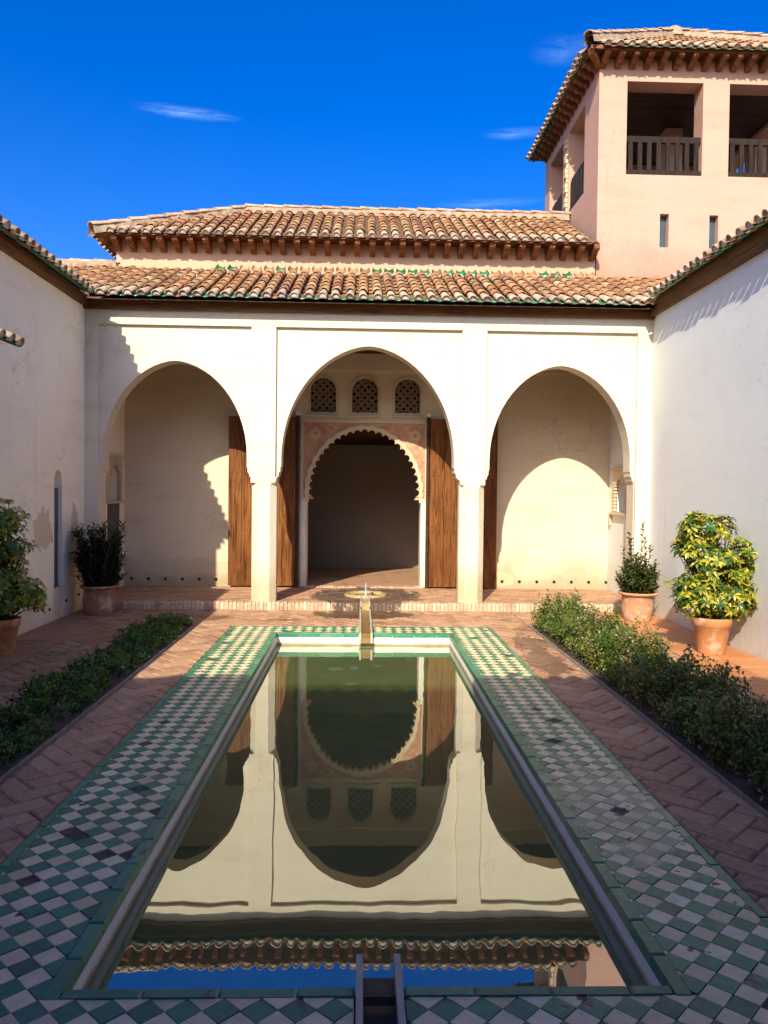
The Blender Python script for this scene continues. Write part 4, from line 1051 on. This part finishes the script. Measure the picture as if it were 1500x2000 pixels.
def stick_plant(label, loc, potprof, potm, soil, stems, lrange, wl, cols, sprd):
    g = empty('potted_shrub', label, 'potted plant', 'potted plants'); g.location = loc
    pot(potprof, potm, g, *soil); lv = Leaves(); st = MB()
    for (bx, by, tx, ty, tz, nl) in stems:
        b0 = Vector((bx, by, soil[1] - .02)); t0 = Vector((tx, ty, tz)); mid = (b0 + t0) / 2 + Vector((rnd(-.04, .04), rnd(-.04, .04), 0))
        st.tube([b0, mid, t0], [.008, .006, .003], 5)
        for i in range(nl):
            t = .12 + .88 * (i + rnd(0, 1)) / nl; p = b0.lerp(mid, t * 2) if t < .5 else mid.lerp(t0, t * 2 - 1)
            a = i * 2.4 + rnd(-.4, .4); d_ = Vector((math.cos(a), math.sin(a), rnd(.35, 1.1)))
            c = vary(random.choice(cols), .25)
            lv.leaf(p, d_ + rv() * sprd, Vector((0, 0, 1)) + rv() * .3, rnd(*lrange), wl * rnd(.8, 1.2), c, c, rnd(0, .35))
    lv.build('foliage', LEAF, g, kind='stuff'); st.build('stems', TWIG, g); return g
ST = []
for i in range(60):
    a = rnd(0, 6.28); r = math.sqrt(rnd(0, 1)); x, y = math.cos(a) * r, math.sin(a) * r
    ST.append((x * .13, y * .13, x * .34 + rnd(-.04, .04), y * .3, rnd(.85, 1.28) + (.14 if random.random() < .25 else 0) - .28 * r * rnd(0, 1), 60))
for i in range(20):
    a = rnd(0, 6.28); ST.append((.1 * math.cos(a), .1 * math.sin(a), .3 * math.cos(a), .3 * math.sin(a), rnd(.48, .85), 30))
stick_plant('dark narrow leaved shrub in a wide clay pot in the shaded left corner', (-3.47, 10.46, 0), P_BOWL(.175, .245, .385), CLAY3, (.2, .34), ST, (.085, .135), .027, [(.022, .045, .014), (.03, .06, .018), (.018, .036, .012)], .3)
ST = []
for i in range(48):
    a = rnd(0, 6.28); r = math.sqrt(rnd(0, 1)); x, y = math.cos(a) * r, math.sin(a) * r
    ST.append((x * .14, y * .14, x * .25 + rnd(-.03, .03), y * .25, rnd(.66, .94) - .12 * r, 46))
ST += [(-.05, 0, -.13, 0, 1.14, 60), (-.04, .02, -.10, .02, 1.06, 50), (.03, 0, .06, 0, 1.32, 64), (.04, .02, .09, .02, 1.12, 50), (.06, 0, .16, 0, 1.0, 40), (-.1, 0, -.2, 0, .98, 40)]
for i in range(22):
    a = rnd(0, 6.28); ST.append((.12 * math.cos(a), .12 * math.sin(a), .27 * math.cos(a), .27 * math.sin(a), rnd(.46, .66), 36))
stick_plant('small dark green shrub with tall shoots in a pale round pot beside the yellow bush', (3.70, 10.22, 0), P_BOWL(.165, .255, .38), CLAY1, (.2, .33), ST, (.05, .078), .033, [(.07, .11, .022), (.045, .08, .018), (.11, .14, .03)], .6)

def hedge(label, x0, x1, y0, y1, hfun, ntw, cols, lsz, gaps=()):
    g = empty('hedge', label, 'hedge', 'low hedges along the pool paths'); g.location = ((x0 + x1) / 2, (y0 + y1) / 2, 0); off = g.location.copy()
    lv = Leaves(); st = MB()
    for i in range(ntw):
        y = rnd(y0, y1); x = rnd(x0 + .01, x1 - .01)
        ph = .5 + .3 * math.sin(y * 5.1 + x * 4) + .2 * math.sin(y * 11.3 + x * 7 + 1); H = hfun(y) * (.45 + .6 * ph) * rnd(.45, 1.1)
        if random.random() < .03: H *= 1.25
        if math.sin(y * 7.3 + x * 9) * math.sin(y * 2.9 - x * 5) > .55 and random.random() < .75: continue     # thin spots
        edge = min(x - x0, x1 - x) / ((x1 - x0) / 2); H *= .66 + .34 * min(1, edge * 2.0)
        lean = Vector((rnd(-.35, .35) * (.7 if edge > .3 else 1.0), rnd(-.35, .35), 1)) * H
        b0 = Vector((x, y, .0)) - off; t0 = b0 + lean
        t0.x = max(x0 - .05 - off.x, min(x1 + .05 - off.x, t0.x))
        mid = (b0 + t0) / 2 + rv() * .03
        if i % 2 == 0: st.tube([b0, mid, t0], [.0035, .0028, .0015], 3)
        nl = int(14 + 60 * H); cc = random.choice(cols)
        for q in range(nl):
            t = rnd(.15, 1.0) ** .7; p = b0.lerp(mid, t * 2) if t < .5 else mid.lerp(t0, t * 2 - 1)
            p = p + rv() * .028; c = vary(cc, .3)
            lv.leaf(p, rv() + Vector((0, 0, .5)), Vector((0, 0, 1)) + rv() * .8, rnd(*lsz), rnd(.4, .55) * lsz[1], c, c, .15)
    lv.build('foliage', LEAF, g, kind='stuff'); st.build('twigs', TWIG, g, kind='stuff'); return g
GC = [(.16, .23, .025), (.09, .16, .02), (.21, .24, .035), (.06, .11, .02), (.24, .20, .06)]
GL = [(.08, .19, .018), (.05, .12, .015), (.10, .22, .022), (.035, .08, .014)]
hedge('tall bushy green hedge along the right brick path', HR0 + .02, HR1, 2.3, 9.66, lambda y: .44 if y > 8.9 else (.36 if y > 8.2 else .46), 2300, GC, (.026, .042))
hedge('low sparse green hedge along the left brick path', HL0, HL1 - .02, 2.6, 9.62, lambda y: .165 + .05 * math.sin(y * 2.3), 1250, GL, (.026, .042))
